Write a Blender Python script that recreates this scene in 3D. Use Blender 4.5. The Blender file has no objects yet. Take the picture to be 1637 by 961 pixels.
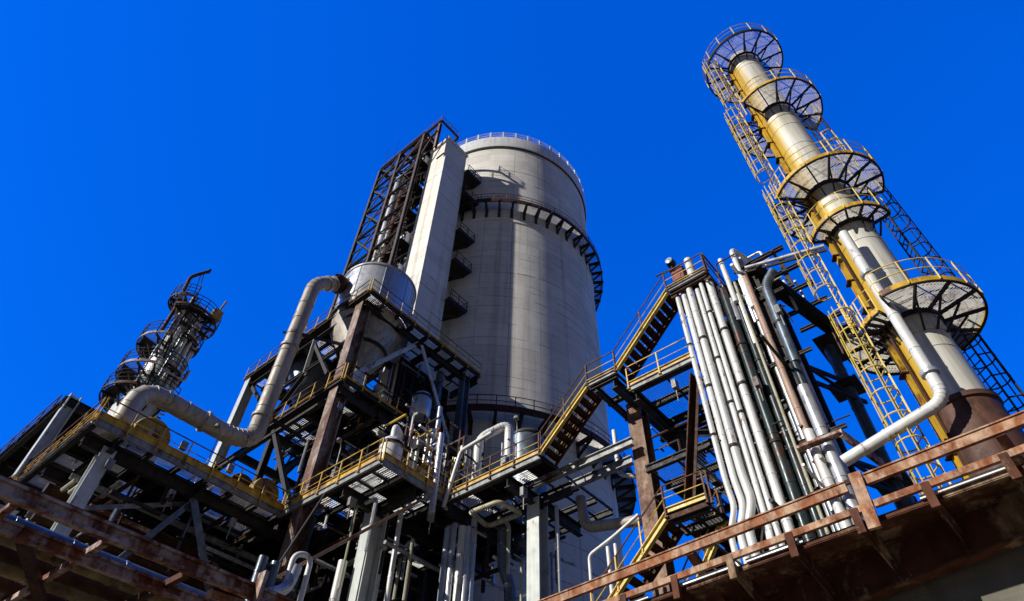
import bpy, math, random
from mathutils import Vector as V, Matrix
R = math.radians
rnd = random.Random(7)
C = bpy.context.scene.collection
WL = {}          # world position of each object's origin

# ------------------------------------------------------------------ materials
def nodes(name):
    m = bpy.data.materials.new(name); m.use_nodes = True
    nt = m.node_tree; b = nt.nodes['Principled BSDF']
    return m, nt, b
def N(nt, t, **k):
    n = nt.nodes.new(t)
    for a, v in k.items():
        if a.startswith('i_'): n.inputs[a[2:]].default_value = v
        else: setattr(n, a, v)
    return n
def L(nt, a, b): nt.links.new(a, b)
def ramp(nt, fac, stops):
    r = N(nt, 'ShaderNodeValToRGB'); e = r.color_ramp.elements
    while len(e) < len(stops): e.new(0.5)
    for i, (p, c) in enumerate(stops):
        e[i].position = p; e[i].color = (*c, 1) if len(c) == 3 else c
    L(nt, fac, r.inputs[0]); return r.outputs[0]
def noise(nt, scale=(1, 1, 1), sc=1.0, det=5, rough=.6):
    g = N(nt, 'ShaderNodeNewGeometry'); mp = N(nt, 'ShaderNodeMapping'); mp.inputs['Scale'].default_value = scale
    L(nt, g.outputs['Position'], mp.inputs[0])
    n = N(nt, 'ShaderNodeTexNoise'); n.inputs['Scale'].default_value = sc
    n.inputs['Detail'].default_value = det; n.inputs['Roughness'].default_value = rough
    L(nt, mp.outputs[0], n.inputs['Vector']); return n.outputs['Fac']
def mix(nt, f, a, b, mode='MIX'):
    m = N(nt, 'ShaderNodeMix', data_type='RGBA', blend_type=mode)
    for s, v in ((m.inputs[0], f), (m.inputs[6], a), (m.inputs[7], b)):
        if hasattr(v, 'links'): L(nt, v, s)
        else: s.default_value = v if isinstance(v, (int, float)) else (*v, 1)
    return m.outputs[2]
def bump(nt, b, h, st, dist=.02):
    bp = N(nt, 'ShaderNodeBump'); bp.inputs['Strength'].default_value = st; bp.inputs['Distance'].default_value = dist
    L(nt, h, bp.inputs['Height']); L(nt, bp.outputs[0], b.inputs['Normal'])
RUST = (.14, .045, .018)
def paint(name, c1, c2, rough=.55, metal=0., sc=1.2, rust=0., rustc=RUST, streak=.4, spec=.4, rusts=.9, st=.15):
    m, nt, b = nodes(name)
    n1 = noise(nt, sc=sc * 2)
    col = ramp(nt, n1, [(.3, c1), (.7, c2)])
    if streak:
        s = ramp(nt, noise(nt, (1.5, 1.5, .12), 2.2, 4), [(.35, (1 - streak,) * 3), (.62, (1, 1, 1))])
        col = mix(nt, 1., col, s, 'MULTIPLY')
    if rust:
        f = ramp(nt, noise(nt, (1, 1, .45), rusts, 7, .7), [(max(.02, .66 - rust * .35), (0, 0, 0)), (.72 - rust * .25, (1, 1, 1))])
        rc = ramp(nt, noise(nt, sc=5), [(.3, tuple(x * .45 for x in rustc)), (.7, rustc)])
        col = mix(nt, f, col, rc)
    L(nt, col, b.inputs['Base Color'])
    b.inputs['Metallic'].default_value = metal
    L(nt, ramp(nt, noise(nt, sc=sc * 3), [(.3, (max(rough - .13, .08),) * 3), (.7, (min(rough + .15, 1),) * 3)]), b.inputs['Roughness'])
    b.inputs['Specular IOR Level'].default_value = spec
    bump(nt, b, n1, st)
    return m

def concrete(name, cx, cy, pour=1.25, seams=24, base=(.86, .83, .76), dark=(.64, .62, .57)):
    m, nt, b = nodes(name)
    g = N(nt, 'ShaderNodeNewGeometry'); sp = N(nt, 'ShaderNodeSeparateXYZ'); L(nt, g.outputs['Position'], sp.inputs[0])
    def M(op, a, bb=None, c=None):
        n = N(nt, 'ShaderNodeMath', operation=op)
        for i, v in enumerate((a, bb, c)):
            if v is None: continue
            if hasattr(v, 'links'): L(nt, v, n.inputs[i])
            else: n.inputs[i].default_value = v
        return n.outputs[0]
    big = noise(nt, (1, 1, .45), .3, 7, .68)
    col = ramp(nt, big, [(.3, dark), (.68, base)])
    board = ramp(nt, noise(nt, (.12, .12, 7), 1.6, 5, .7), [(.28, (.8, .8, .8)), (.48, (1.04, 1.04, 1.04))])
    col = mix(nt, .85, col, board, 'MULTIPLY')
    spots = ramp(nt, noise(nt, (1, 1, 1.6), 1.7, 8, .75), [(.3, (.72, .71, .69)), (.44, (1, 1, 1))])
    col = mix(nt, .9, col, spots, 'MULTIPLY')
    drip = ramp(nt, noise(nt, (1.6, 1.6, .035), 1.0, 4, .6), [(.34, (.68, .665, .64)), (.46, (1, 1, 1))])
    col = mix(nt, .65, col, drip, 'MULTIPLY')
    wob = M('ADD', M('MULTIPLY', noise(nt, sc=.8), .12), M('MULTIPLY', noise(nt, (.02, .02, 1), .5, 2), 2.2))
    zf = M('FRACT', M('DIVIDE', M('ADD', sp.outputs[2], wob), pour))
    pan = N(nt, 'ShaderNodeCombineXYZ'); L(nt, M('FLOOR', M('DIVIDE', M('ADD', sp.outputs[2], wob), pour)), pan.inputs[0])
    if seams: L(nt, M('FLOOR', M('MULTIPLY', M('ADD', M('ARCTAN2', M('SUBTRACT', sp.outputs[1], cy), M('SUBTRACT', sp.outputs[0], cx)), 7.), seams / (2 * math.pi))), pan.inputs[1])
    wn = N(nt, 'ShaderNodeTexWhiteNoise', noise_dimensions='2D'); L(nt, pan.outputs[0], wn.inputs['Vector'])
    col = mix(nt, 1., col, ramp(nt, wn.outputs['Value'], [(0., (.9, .895, .88)), (1., (1.04, 1.04, 1.04))]), 'MULTIPLY')
    zl = M('MULTIPLY', M('LESS_THAN', zf, .05), ramp(nt, noise(nt, (1, 1, .6), .6, 4), [(.42, (.04,) * 3), (.56, (1,) * 3)]))
    col = mix(nt, M('MULTIPLY', zl, .72), col, (.09, .085, .08))
    if seams:
        an = M('ARCTAN2', M('SUBTRACT', sp.outputs[1], cy), M('SUBTRACT', sp.outputs[0], cx))
        af = M('FRACT', M('MULTIPLY', M('ADD', an, 7.), seams / (2 * math.pi)))
        al = M('LESS_THAN', af, .02)
        col = mix(nt, M('MULTIPLY', al, ramp(nt, noise(nt, (1, 1, .1), .35, 3), [(.42, (0, 0, 0)), (.6, (.7, .7, .7))])), col, (.08, .078, .072))
    L(nt, col, b.inputs['Base Color']); b.inputs['Roughness'].default_value = .9
    b.inputs['Specular IOR Level'].default_value = .15
    bump(nt, b, noise(nt, (.3, .3, 4), 1.5, 6, .7), .35, .05)
    return m

SILO = (37.74, 35.76)
M = {}
M['silo'] = concrete('silo concrete', *SILO)
M['concrete'] = concrete('shaft concrete', 0, 0, 1.9, 0, (.86, .83, .76), (.74, .71, .65))
M['pier'] = concrete('pier concrete', 0, 0, .9, 0, (.2, .19, .155), (.08, .075, .06))  # colour kept very dark to read as shaded below the bridge
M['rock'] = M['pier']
M['pipe'] = paint('pale cladding', (.66, .66, .63), (.8, .8, .77), .42, .05, .9, .2, (.3, .19, .11), .16, .5, 2.2)
M['alu'] = paint('aluminium cladding', (.5, .52, .55), (.7, .71, .73), .36, .45, 1., .24, (.12, .08, .05), .3, .5)
M['duct'] = paint('beige cladding', (.4, .355, .29), (.5, .455, .39), .5, .1, .7, .2, (.16, .09, .05), .35, .4)
M['tan'] = paint('primer tan pipe', (.42, .27, .19), (.5, .34, .25), .5, 0, 1, .25, streak=.3)
M['green'] = paint('dark blue green pipe', (.02, .035, .04), (.045, .065, .07), .35, .1, 1, .35, streak=.4)
M['bluegrey'] = paint('blue grey cladding', (.1, .13, .16), (.2, .24, .28), .38, .4, 1, .25, streak=.35)
M['dark'] = paint('dark steel', (.024, .022, .021), (.05, .045, .04), .6, 0, 1.5, .3, (.05, .022, .012), .4, .25)
M['ltsteel'] = paint('brown grey steel', (.036, .028, .024), (.075, .055, .045), .6, 0, 1.6, .4, (.14, .06, .03), .4, .25)
M['void'] = paint('shade black plate', (.008, .007, .006), (.018, .015, .012), .8, 0, 1.5, .3, (.03, .014, .008), .4, .1)  # near black colour puts the deep shade of undersides and interiors into plates
M['brown'] = paint('brown steel', (.04, .018, .011), (.085, .037, .02), .65, 0, 2, .4, (.14, .05, .02), .4, .2)
M['rust'] = paint('rusted steel', (.1, .03, .014), (.3, .1, .042), .65, 0, 2.4, .6, (.6, .47, .4), .5, .2, 1.9, .35)
M['rustdark'] = paint('dark rusted plate', (.07, .026, .014), (.15, .055, .028), .7, 0, 1.1, .38, (.42, .29, .18), .3, .15, 1.0)
M['rustbright'] = paint('orange rusted rail', (.19, .055, .02), (.46, .19, .08), .7, 0, 2.6, .6, (.62, .4, .26), .45, .2, 2.4, .35)
M['column'] = paint('grey green column paint', (.5, .54, .52), (.66, .69, .66), .5, 0, .9, .26, (.2, .1, .05), .22, .4, 1.1)
M['browncol'] = paint('flaking brown column', (.2, .1, .05), (.36, .21, .12), .6, 0, 1.2, .5, (.12, .045, .02), .5, .3, 1.3)
M['palecol'] = paint('pale rusting column', (.24, .13, .085), (.5, .42, .36), .55, 0, 1.6, .62, (.16, .065, .03), .5, .3, 1.0)
M['fascia'] = paint('grey channel', (.25, .265, .27), (.37, .38, .375), .5, 0, 1.3, .35, (.12, .05, .025), .45, .4, 1.2)
M['yellow'] = paint('yellow paint', (.62, .35, .02), (.74, .46, .04), .5, 0, 1.3, .3, (.17, .065, .02), .4, .4, 1.1)
M['yellowrail'] = paint('yellow rail paint', (.64, .39, .03), (.78, .52, .06), .5, 0, 2., .38, (.15, .06, .025), .2, .4, 1.2)
M['palerail'] = paint('pale yellow rail', (.68, .46, .06), (.8, .64, .17), .5, 0, 2., .16, (.35, .17, .05), .2, .4, 1.4)
M['brownrail'] = paint('brown rusty rail', (.07, .03, .018), (.14, .06, .034), .65, 0, 2., .4, (.24, .1, .04), .2, .3, 1.2)
M['grate'] = paint('galvanised grating', (.42, .42, .4), (.62, .62, .6), .5, .15, 2., .25, (.16, .08, .04), 0, .4, .9)
M['darkgrate'] = paint('weathered mesh', (.3, .285, .25), (.46, .44, .39), .55, .2, 2., .3, (.12, .06, .03), 0, .4, .9)
M['steel'] = paint('bright sheet steel', (.52, .53, .54), (.68, .69, .69), .33, .4, .5, .12, (.2, .12, .08), .22, .5, .6, .05)
M['cone'] = paint('cone cladding', (.42, .37, .3), (.55, .5, .42), .5, .1, .7, .2, (.2, .12, .07), .4, .4)
M['white'] = paint('white roof band', (.7, .71, .71), (.8, .8, .79), .5, 0, .6, .1, (.3, .2, .14), .2, .4)
M['skirt'] = paint('brown skirt', (.075, .035, .024), (.135, .065, .045), .6, 0, .9, .4, (.2, .09, .05), .4, .3)
M['redbox'] = paint('faded red box', (.24, .075, .05), (.33, .12, .085), .7, 0, 2, .3, streak=.3)
M['drumyel'] = paint('ochre casing', (.4, .27, .06), (.5, .36, .1), .6, 0, 1.5, .4, (.2, .09, .04), .4, .3)
M['glass'] = paint('lamp glass', (.35, .45, .5), (.5, .58, .62), .12, .3, 2, 0, streak=0, spec=.7)
M['cream'] = paint('cream pipe', (.42, .4, .28), (.54, .5, .36), .5, 0, 1.2, .25, (.25, .16, .06), .3, .4)

# stack shell: weathered cream cladding, turning ochre towards one side, by surface normal
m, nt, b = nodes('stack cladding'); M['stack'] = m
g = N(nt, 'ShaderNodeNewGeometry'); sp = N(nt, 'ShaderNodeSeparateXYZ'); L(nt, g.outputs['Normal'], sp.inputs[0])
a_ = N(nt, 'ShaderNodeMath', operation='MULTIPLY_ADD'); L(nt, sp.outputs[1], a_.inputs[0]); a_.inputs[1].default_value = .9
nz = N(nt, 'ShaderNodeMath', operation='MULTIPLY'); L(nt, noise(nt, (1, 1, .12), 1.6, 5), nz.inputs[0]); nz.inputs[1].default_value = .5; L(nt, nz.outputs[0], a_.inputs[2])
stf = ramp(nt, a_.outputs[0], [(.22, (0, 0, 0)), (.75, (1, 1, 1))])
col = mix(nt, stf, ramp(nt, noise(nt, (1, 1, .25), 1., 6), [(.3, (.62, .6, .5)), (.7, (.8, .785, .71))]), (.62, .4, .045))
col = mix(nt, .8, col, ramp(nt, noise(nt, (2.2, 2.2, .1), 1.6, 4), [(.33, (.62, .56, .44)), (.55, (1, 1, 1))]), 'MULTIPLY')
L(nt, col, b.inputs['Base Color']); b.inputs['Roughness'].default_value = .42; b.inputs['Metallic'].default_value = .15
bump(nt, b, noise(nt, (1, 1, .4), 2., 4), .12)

# ------------------------------------------------------------------ mesh builder
class MB:
    def __init__(s): s.v = []; s.f = []; s.sm = []
    def quad(s, *p, smooth=False):
        i = len(s.v); s.v += [tuple(q) for q in p]; s.f.append(tuple(range(i, i + len(p)))); s.sm.append(smooth)
    def box(s, lo, hi):
        x0, y0, z0 = lo; x1, y1, z1 = hi; i = len(s.v)
        s.v += [(x0, y0, z0), (x1, y0, z0), (x1, y1, z0), (x0, y1, z0), (x0, y0, z1), (x1, y0, z1), (x1, y1, z1), (x0, y1, z1)]
        for f in ((0, 3, 2, 1), (4, 5, 6, 7), (0, 1, 5, 4), (1, 2, 6, 5), (2, 3, 7, 6), (3, 0, 4, 7)):
            s.f.append(tuple(i + k for k in f)); s.sm.append(False)
        return s
    def bar(s, p, q, w, h, up=(0, 0, 1), off=(0, 0)):
        p, q, up = V(p), V(q), V(up); d = (q - p).normalized()
        if abs(d.dot(up)) > .98: up = V((1, 0, 0)) if abs(d.x) < .9 else V((0, 1, 0))
        a = d.cross(up).normalized(); c = a.cross(d).normalized(); i = len(s.v)
        for e in (p, q):
            e = e + a * off[0] + c * off[1]
            for x, y in ((-1, -1), (1, -1), (1, 1), (-1, 1)): s.v.append(tuple(e + a * (w / 2 * x) + c * (h / 2 * y)))
        for f in ((0, 3, 2, 1), (4, 5, 6, 7), (0, 1, 5, 4), (1, 2, 6, 5), (2, 3, 7, 6), (3, 0, 4, 7)):
            s.f.append(tuple(i + k for k in f)); s.sm.append(False)
        return s
    def ib(s, p, q, w, h, up=(0, 0, 1), t=.05):       # rolled I section: two flanges and a web
        s.bar(p, q, w, t, up, (0, h / 2 - t / 2)); s.bar(p, q, w, t, up, (0, -h / 2 + t / 2)); s.bar(p, q, t, h - 2 * t, up)
        return s
    def tube(s, path, r, bend=0, n=12, bands=0, caps=True, closed=False):
        pts = [V(p) for p in path]; bends = set()
        if bend and len(pts) > 2:
            out = [pts[0]]
            for k in range(1, len(pts) - 1):
                a, b_, c = pts[k - 1], pts[k], pts[k + 1]
                d1, d2 = (a - b_), (c - b_); bb = min(bend, d1.length * .49, d2.length * .49)
                p0, p1 = b_ + d1.normalized() * bb, b_ + d2.normalized() * bb
                ns = 6 if r < .35 else 4
                for j in range(ns + 1):
                    t = j / ns; out.append(p0 * (1 - t) ** 2 + b_ * (2 * t * (1 - t)) + p1 * t * t); bends.add(len(out) - 1)
            out.append(pts[-1]); pts = out
        rings = []
        def ring(c, d, a, rr):
            b_ = d.cross(a).normalized(); i = len(s.v)
            for k in range(n):
                t = 2 * math.pi * k / n; s.v.append(tuple(c + a * (rr * math.cos(t)) + b_ * (rr * math.sin(t))))
            return i
        d0 = (pts[1] - pts[0]).normalized(); a = d0.orthogonal().normalized()
        seq = []
        for k, p in enumerate(pts):
            d = ((pts[k + 1] - p) if k < len(pts) - 1 else (p - pts[k - 1])).normalized()
            if 0 < k < len(pts) - 1: d = ((pts[k + 1] - p).normalized() + (p - pts[k - 1]).normalized()).normalized()
            a = (a - d * a.dot(d)).normalized(); 
            if k in bends and bands and r > .19:               # raised seams where the elbow segments meet
                for o, rr in ((-.035, r), (-.025, r * 1.03 + .006), (.025, r * 1.03 + .006), (.035, r)): seq.append((p + d * o, d, a.copy(), rr))
            else: seq.append((p, d, a.copy(), r))
            if bands and k < len(pts) - 1:
                ln = (pts[k + 1] - p).length
                if ln > bands * 1.2:
                    u = (pts[k + 1] - p).normalized(); kk = int(ln / bands); a2 = (a - u * a.dot(u)).normalized()
                    for j in range(1, kk + 1):
                        c = p + u * (ln * j / (kk + 1))
                        for o, rr in ((-.05, r), (-.04, r * 1.05 + .006), (.04, r * 1.05 + .006), (.05, r)): seq.append((c + u * o, u, a2, rr))
        for q in seq: rings.append(ring(*q))
        for i, j in zip(rings, rings[1:]):
            for k in range(n):
                s.f.append((i + k, i + (k + 1) % n, j + (k + 1) % n, j + k)); s.sm.append(True)
        if caps:
            s.f.append(tuple(rings[0] + k for k in reversed(range(n)))); s.sm.append(False)
            s.f.append(tuple(rings[-1] + k for k in range(n))); s.sm.append(False)
        return s
    def lathe(s, c, prof, n=48, a0=0., a1=2 * math.pi, axis='z'):
        full = a1 - a0 > 6.28; m_ = n if full else n + 1; rows = []
        for r, z in prof:
            rows.append(len(s.v))
            for k in range(m_):
                t = a0 + (a1 - a0) * k / n; x, y = r * math.cos(t), r * math.sin(t)
                p = (x, y, z) if axis == 'z' else ((z, x, y) if axis == 'x' else (x, z, y))
                s.v.append((c[0] + p[0], c[1] + p[1], c[2] + p[2]))
        for i, j in zip(rows, rows[1:]):
            for k in range(n):
                k2 = (k + 1) % m_; s.f.append((i + k, i + k2, j + k2, j + k)); s.sm.append(True)
        return s
    def build(s, name, mat, parent=None, at=None):
        me = bpy.data.meshes.new(name)
        o0 = WL[parent] if parent else V(at if at else base(s.v))
        me.from_pydata([(x - o0[0], y - o0[1], z - o0[2]) for x, y, z in s.v], [], s.f)
        me.polygons.foreach_set('use_smooth', s.sm)
        me.materials.append(M[mat]); me.update()
        if any(s.sm):
            try: me.set_sharp_from_angle(angle=R(40))
            except Exception: pass
        o = bpy.data.objects.new(name, me); C.objects.link(o)
        if parent: o.parent = parent
        else: o.location = o0
        WL[o] = o0; return o
def base(v):
    xs, ys, zs = zip(*v); return V(((min(xs) + max(xs)) / 2, (min(ys) + max(ys)) / 2, min(zs)))
def tag(o, label=None, cat=None, group=None, kind=None):
    for k, v in (('label', label), ('category', cat), ('group', group), ('kind', kind)):
        if v: o[k] = v
    return o
def thing(name, at, label, cat, group=None):
    o = bpy.data.objects.new(name, None); o.empty_display_size = .3; C.objects.link(o); o.location = at; WL[o] = V(at)
    return tag(o, label, cat, group)
def copyof(src, parent, at, rotz=0.):                # another of the same part: shares mesh data
    o = src.copy(); C.objects.link(o); o.parent = parent; o.location = V(at) - WL[parent]; o.rotation_euler = (0, 0, rotz); WL[o] = V(at)
    return o
_proto = {}
def proto(key, make, mat, name, parent, at, rotz=0.):
    """first call builds the mesh at the origin, later calls copy it"""
    if key not in _proto:
        mb = MB(); make(mb); me = bpy.data.meshes.new(name)
        me.from_pydata(mb.v, [], mb.f); me.polygons.foreach_set('use_smooth', mb.sm); me.materials.append(M[mat])
        _proto[key] = me
    o = bpy.data.objects.new(name, _proto[key]); C.objects.link(o); o.parent = parent
    o.location = V(at) - WL[parent]; o.rotation_euler = (0, 0, rotz); WL[o] = V(at); return o

# ------------------------------------------------------------------ kit
def railing(parent, pts, mat='brownrail', postmat=None, h=1.1, sp=1.5, r=.028, leaf=False, midmat=None):
    """top and middle rail; posts are sub-parts (or in the same mesh when leaf)"""
    mb = MB(); pts = [V(p) for p in pts]; up = V((0, 0, 1))
    mb.tube([p + up * h for p in pts], r * 1.2, n=6); mid = MB() if midmat else mb
    mid.tube([p + up * h * .52 for p in pts], r * .8, n=6)
    posts = []
    for a, b_ in zip(pts, pts[1:]):
        k = max(1, round((b_ - a).length / sp))
        for j in range(k): posts.append(a.lerp(b_, j / k))
    posts.append(pts[-1])
    if leaf:
        for p in posts: mb.bar(p, p + up * h, r * 1.7, r * 1.7)
    o = mb.build('railing', mat, parent)
    if midmat: mid.build('middle_rail', midmat, o if not leaf else parent)
    if not leaf:
        pm = postmat or mat
        for p in posts: proto(('post', pm, h, r), lambda q: (q.bar((0, 0, -.22), (0, 0, h), r * 2.1, r * 2.1), q.box((-.07, -.07, -.22), (.07, .07, -.19))), pm, 'post', o, p)
    return o
def slats(mb, x0, x1, y0, y1, z, d='Y', sp=.12, h=.06):
    if d == 'Y':
        n = max(2, int((x1 - x0) / sp))
        for k in range(n + 1):
            x = x0 + (x1 - x0) * k / n; mb.quad((x, y0, z - h), (x, y1, z - h), (x, y1, z), (x, y0, z))
        for k in range(1, max(2, int((y1 - y0) / .5))):
            y = y0 + (y1 - y0) * k / max(2, int((y1 - y0) / .5)); mb.bar((x0, y, z - .01), (x1, y, z - .01), .02, .02)
    else:
        n = max(2, int((y1 - y0) / sp))
        for k in range(n + 1):
            y = y0 + (y1 - y0) * k / n; mb.quad((x0, y, z - h), (x1, y, z - h), (x1, y, z), (x0, y, z))
def deck(parent, x0, x1, y0, y1, z, cell=(1.5, 1.25), pg=.6, seed=1, edges='', sl='Y', holes=(), jm='dark', kick='yellow', fh=.32, kh=.26, rail=True, railm=('brownrail', 'brownrail', 'yellowrail'), joists=True, gaps=0., edgepg=None, fas='fascia'):
    rr = random.Random(seed)
    nx = max(1, round((x1 - x0) / cell[0])); ny = max(1, round((y1 - y0) / cell[1]))
    for i in range(nx):
        for j in range(ny):
            xa, xb = x0 + (x1 - x0) * i / nx, x0 + (x1 - x0) * (i + 1) / nx
            ya, yb = y0 + (y1 - y0) * j / ny, y0 + (y1 - y0) * (j + 1) / ny
            cx, cy = (xa + xb) / 2, (ya + yb) / 2
            if any(a <= cx <= b_ and c <= cy <= d for a, b_, c, d in holes): continue
            p = pg
            if edgepg is not None and (('W' in edges and i < 1) or ('S' in edges and j < 1)): p = edgepg
            if rr.random() < p:
                gr = MB(); slats(gr, xa + .09, xb - .09, ya + .09, yb - .09, z, sl); gr.build('grating', 'grate', parent)
            else:
                g_ = rr.choice((.03, .06, .22, .34)) if rr.random() < gaps else 0.
                if g_ > .08: 
                    gr = MB(); slats(gr, xa + .3, xb - rr.uniform(.2, .9), ya + .03, ya + g_, z, sl); gr.build('grating', 'grate', parent)
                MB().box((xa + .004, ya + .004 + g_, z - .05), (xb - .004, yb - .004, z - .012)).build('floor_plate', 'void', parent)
    if joists:
        for i in range(nx + 1):
            x = x0 + (x1 - x0) * i / nx
            x = min(max(x, x0 + .12), x1 - .12)
            MB().ib((x, y0 + .06, z - .24), (x, y1 - .06, z - .24), .2, .34).build('joist', jm, parent)
        for j in range(ny + 1):
            y = y0 + (y1 - y0) * j / ny; y = min(max(y, y0 + .1), y1 - .1)
            MB().bar((x0 + .06, y, z - .13), (x1 - .06, y, z - .13), .09, .1).build('cross_bar', jm, parent)
    for e in edges:
        a, b_ = {'W': ((x0, y0, z), (x0, y1, z)), 'E': ((x1, y0, z), (x1, y1, z)), 'S': ((x0, y0, z), (x1, y0, z)), 'N': ((x0, y1, z), (x1, y1, z))}[e]
        n = {'W': V((-1, 0, 0)), 'E': V((1, 0, 0)), 'S': V((0, -1, 0)), 'N': V((0, 1, 0))}[e]
        a, b_ = V(a) + n * .03, V(b_) + n * .03; dz = V((0, 0, 1))
        mb = MB(); mb.bar(a - dz * (fh / 2 + .04), b_ - dz * (fh / 2 + .04), .05, fh)
        for q in (-.05, -.04 - fh + .012): mb.bar(a + n * .06 + dz * q, b_ + n * .06 + dz * q, .09, .024)
        mb.build('fascia', fas, parent)
        mb = MB().bar(a + n * .012 + dz * (kh / 2 - .02), b_ + n * .012 + dz * (kh / 2 - .02), .03, kh)
        mb.bar(a + n * .05 + dz * (kh - .02), b_ + n * .05 + dz * (kh - .02), .1, .03)
        mb.build('kick_plate', kick, parent)
        if rail: railing(parent, [a + n * .09, b_ + n * .09], railm[0], railm[1], midmat=railm[2])
def beam(parent, p, q, w=.25, h=.4, mat='dark', name='beam', t=.04): return MB().ib(p, q, w, h, t=t).build(name, mat, parent)
def column(parent, x, y, z0, z1, w=.6, mat='column', name='column', up=(1, 0, 0)): return MB().ib((x, y, z0), (x, y, z1), w, w, up=up, t=.07).build(name, mat, parent)
def brace(parent, p, q, w=.22, mat='dark', name='brace'):
    mb = MB(); mb.bar(p, q, w, .05); mb.bar(p, q, .05, w * .8, off=(w / 2 - .03, -w * .4 - .028)); return mb.build(name, mat, parent)
def pipe(label, path, r, mat='pipe', bend=None, bands=2.2, group=None, flanges=(), clamps=(), name='pipe', n=12):
    mb = MB().tube(path, r, bend if bend is not None else r * 2.6, n, bands)
    o = mb.build(name, mat); tag(o, label, 'pipe', group)
    for p, d in flanges:
        p, d = V(p), V(d).normalized(); f = MB()
        f.tube([p - d * .07, p + d * .07], r * 1.45, n=14); f.build('flange', 'alu' if mat != 'duct' else 'duct', o)
    for z in clamps:
        f = MB(); a = path[0] if len(path) < 3 else min(path, key=lambda q: abs(q[2] - z))
        f.tube([(a[0], a[1], z - .06), (a[0], a[1], z + .06)], r * 1.22, n=12); f.box((a[0], a[1] - .04, z - .05), (a[0] + r + .25, a[1] + .04, z + .05)); f.build('clamp', 'dark', o)
    return o

# ================================================================== camera, light, sky
cam = bpy.data.cameras.new('camera'); co = bpy.data.objects.new('camera', cam); C.objects.link(co)
cam.sensor_width = 36; cam.lens = 22.463; cam.clip_end = 6000; cam.clip_start = .1
u0 = V((math.cos(R(48.49)), -math.sin(R(48.49)), 0)); v0 = V((math.sin(R(48.49)), math.cos(R(48.49)), 0))   # view right and view forward on the ground
p_, r_ = R(48.48), R(-1.88)
fw = v0 * math.cos(p_) + V((0, 0, math.sin(p_))); dn = v0 * math.sin(p_) - V((0, 0, math.cos(p_)))
rt = u0 * math.cos(r_) + dn * math.sin(r_); dn2 = -u0 * math.sin(r_) + dn * math.cos(r_)
co.matrix_world = Matrix(((rt.x, -dn2.x, -fw.x, 0), (rt.y, -dn2.y, -fw.y, 0), (rt.z, -dn2.z, -fw.z, 1.7), (0, 0, 0, 1)))
bpy.context.scene.camera = co

SAZ, SEL = 158.5, 29
sun = bpy.data.lights.new('sun', 'SUN'); sun.energy = 5.0; sun.angle = R(.53); sun.color = (1, .95, .86)
so = bpy.data.objects.new('sun', sun); C.objects.link(so)
sd = V((math.cos(R(SAZ)) * math.cos(R(SEL)), math.sin(R(SAZ)) * math.cos(R(SEL)), math.sin(R(SEL))))
so.rotation_euler = sd.to_track_quat('Z', 'Y').to_euler()
w = bpy.data.worlds.new('World'); bpy.context.scene.world = w; w.use_nodes = True; nt = w.node_tree
sky = N(nt, 'ShaderNodeTexSky', sky_type='NISHITA', sun_disc=False, sun_elevation=R(SEL), sun_rotation=R(90 - SAZ), air_density=1., dust_density=.2, ozone_density=3.)
hs = N(nt, 'ShaderNodeHueSaturation'); hs.inputs['Saturation'].default_value = 1.35; hs.inputs['Hue'].default_value = .5; hs.inputs['Value'].default_value = 1.
L(nt, sky.outputs[0], hs.inputs['Color'])
tc = N(nt, 'ShaderNodeTexCoord'); sx = N(nt, 'ShaderNodeSeparateXYZ'); L(nt, tc.outputs['Generated'], sx.inputs[0])
haze = ramp(nt, sx.outputs[2], [(.0, (.4, .4, .42)), (.12, (.35, .5, .6)), (.29, (.06, .95, 1.9)), (1., (.03, .95, 2.05))])   # greyer towards the horizon, dimmed below the view to cut fill light
tint = mix(nt, 1., hs.outputs[0], haze, 'MULTIPLY')
tint = mix(nt, ramp(nt, sx.outputs[2], [(.1, (0, 0, 0)), (.3, (.55, .55, .55))]), tint, (.0, .78, 5.3))
vd = N(nt, 'ShaderNodeVectorMath', operation='DOT_PRODUCT'); L(nt, tc.outputs['Generated'], vd.inputs[0]); vd.inputs[1].default_value = (v0.x, v0.y, 0)
# sky dimmed behind the camera to deepen the shade on the plant
ofs = N(nt, 'ShaderNodeMath', operation='MULTIPLY_ADD'); L(nt, vd.outputs['Value'], ofs.inputs[0]); ofs.inputs[1].default_value = .5; ofs.inputs[2].default_value = .5
deep = ramp(nt, ofs.outputs[0], [(.22, (.2, .155, .12)), (.62, (1, 1, 1))])
tint = mix(nt, 1., tint, deep, 'MULTIPLY')
bg = nt.nodes['Background']; L(nt, tint, bg.inputs['Color']); bg.inputs['Strength'].default_value = .15
sc = bpy.context.scene
sc.view_settings.view_transform = 'Standard'; sc.view_settings.look = 'None'; sc.view_settings.exposure = 0

# ================================================================== ground
g = MB(); g.quad((-1500, -1500, 0), (1500, -1500, 0), (1500, 1500, 0), (-1500, 1500, 0))
M['ground'] = paint('packed pale earth', (.12, .1, .076), (.18, .15, .115), .95, 0, .3, 0, streak=0, spec=.1)
tag(g.build('ground', 'ground'), kind='structure')

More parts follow.
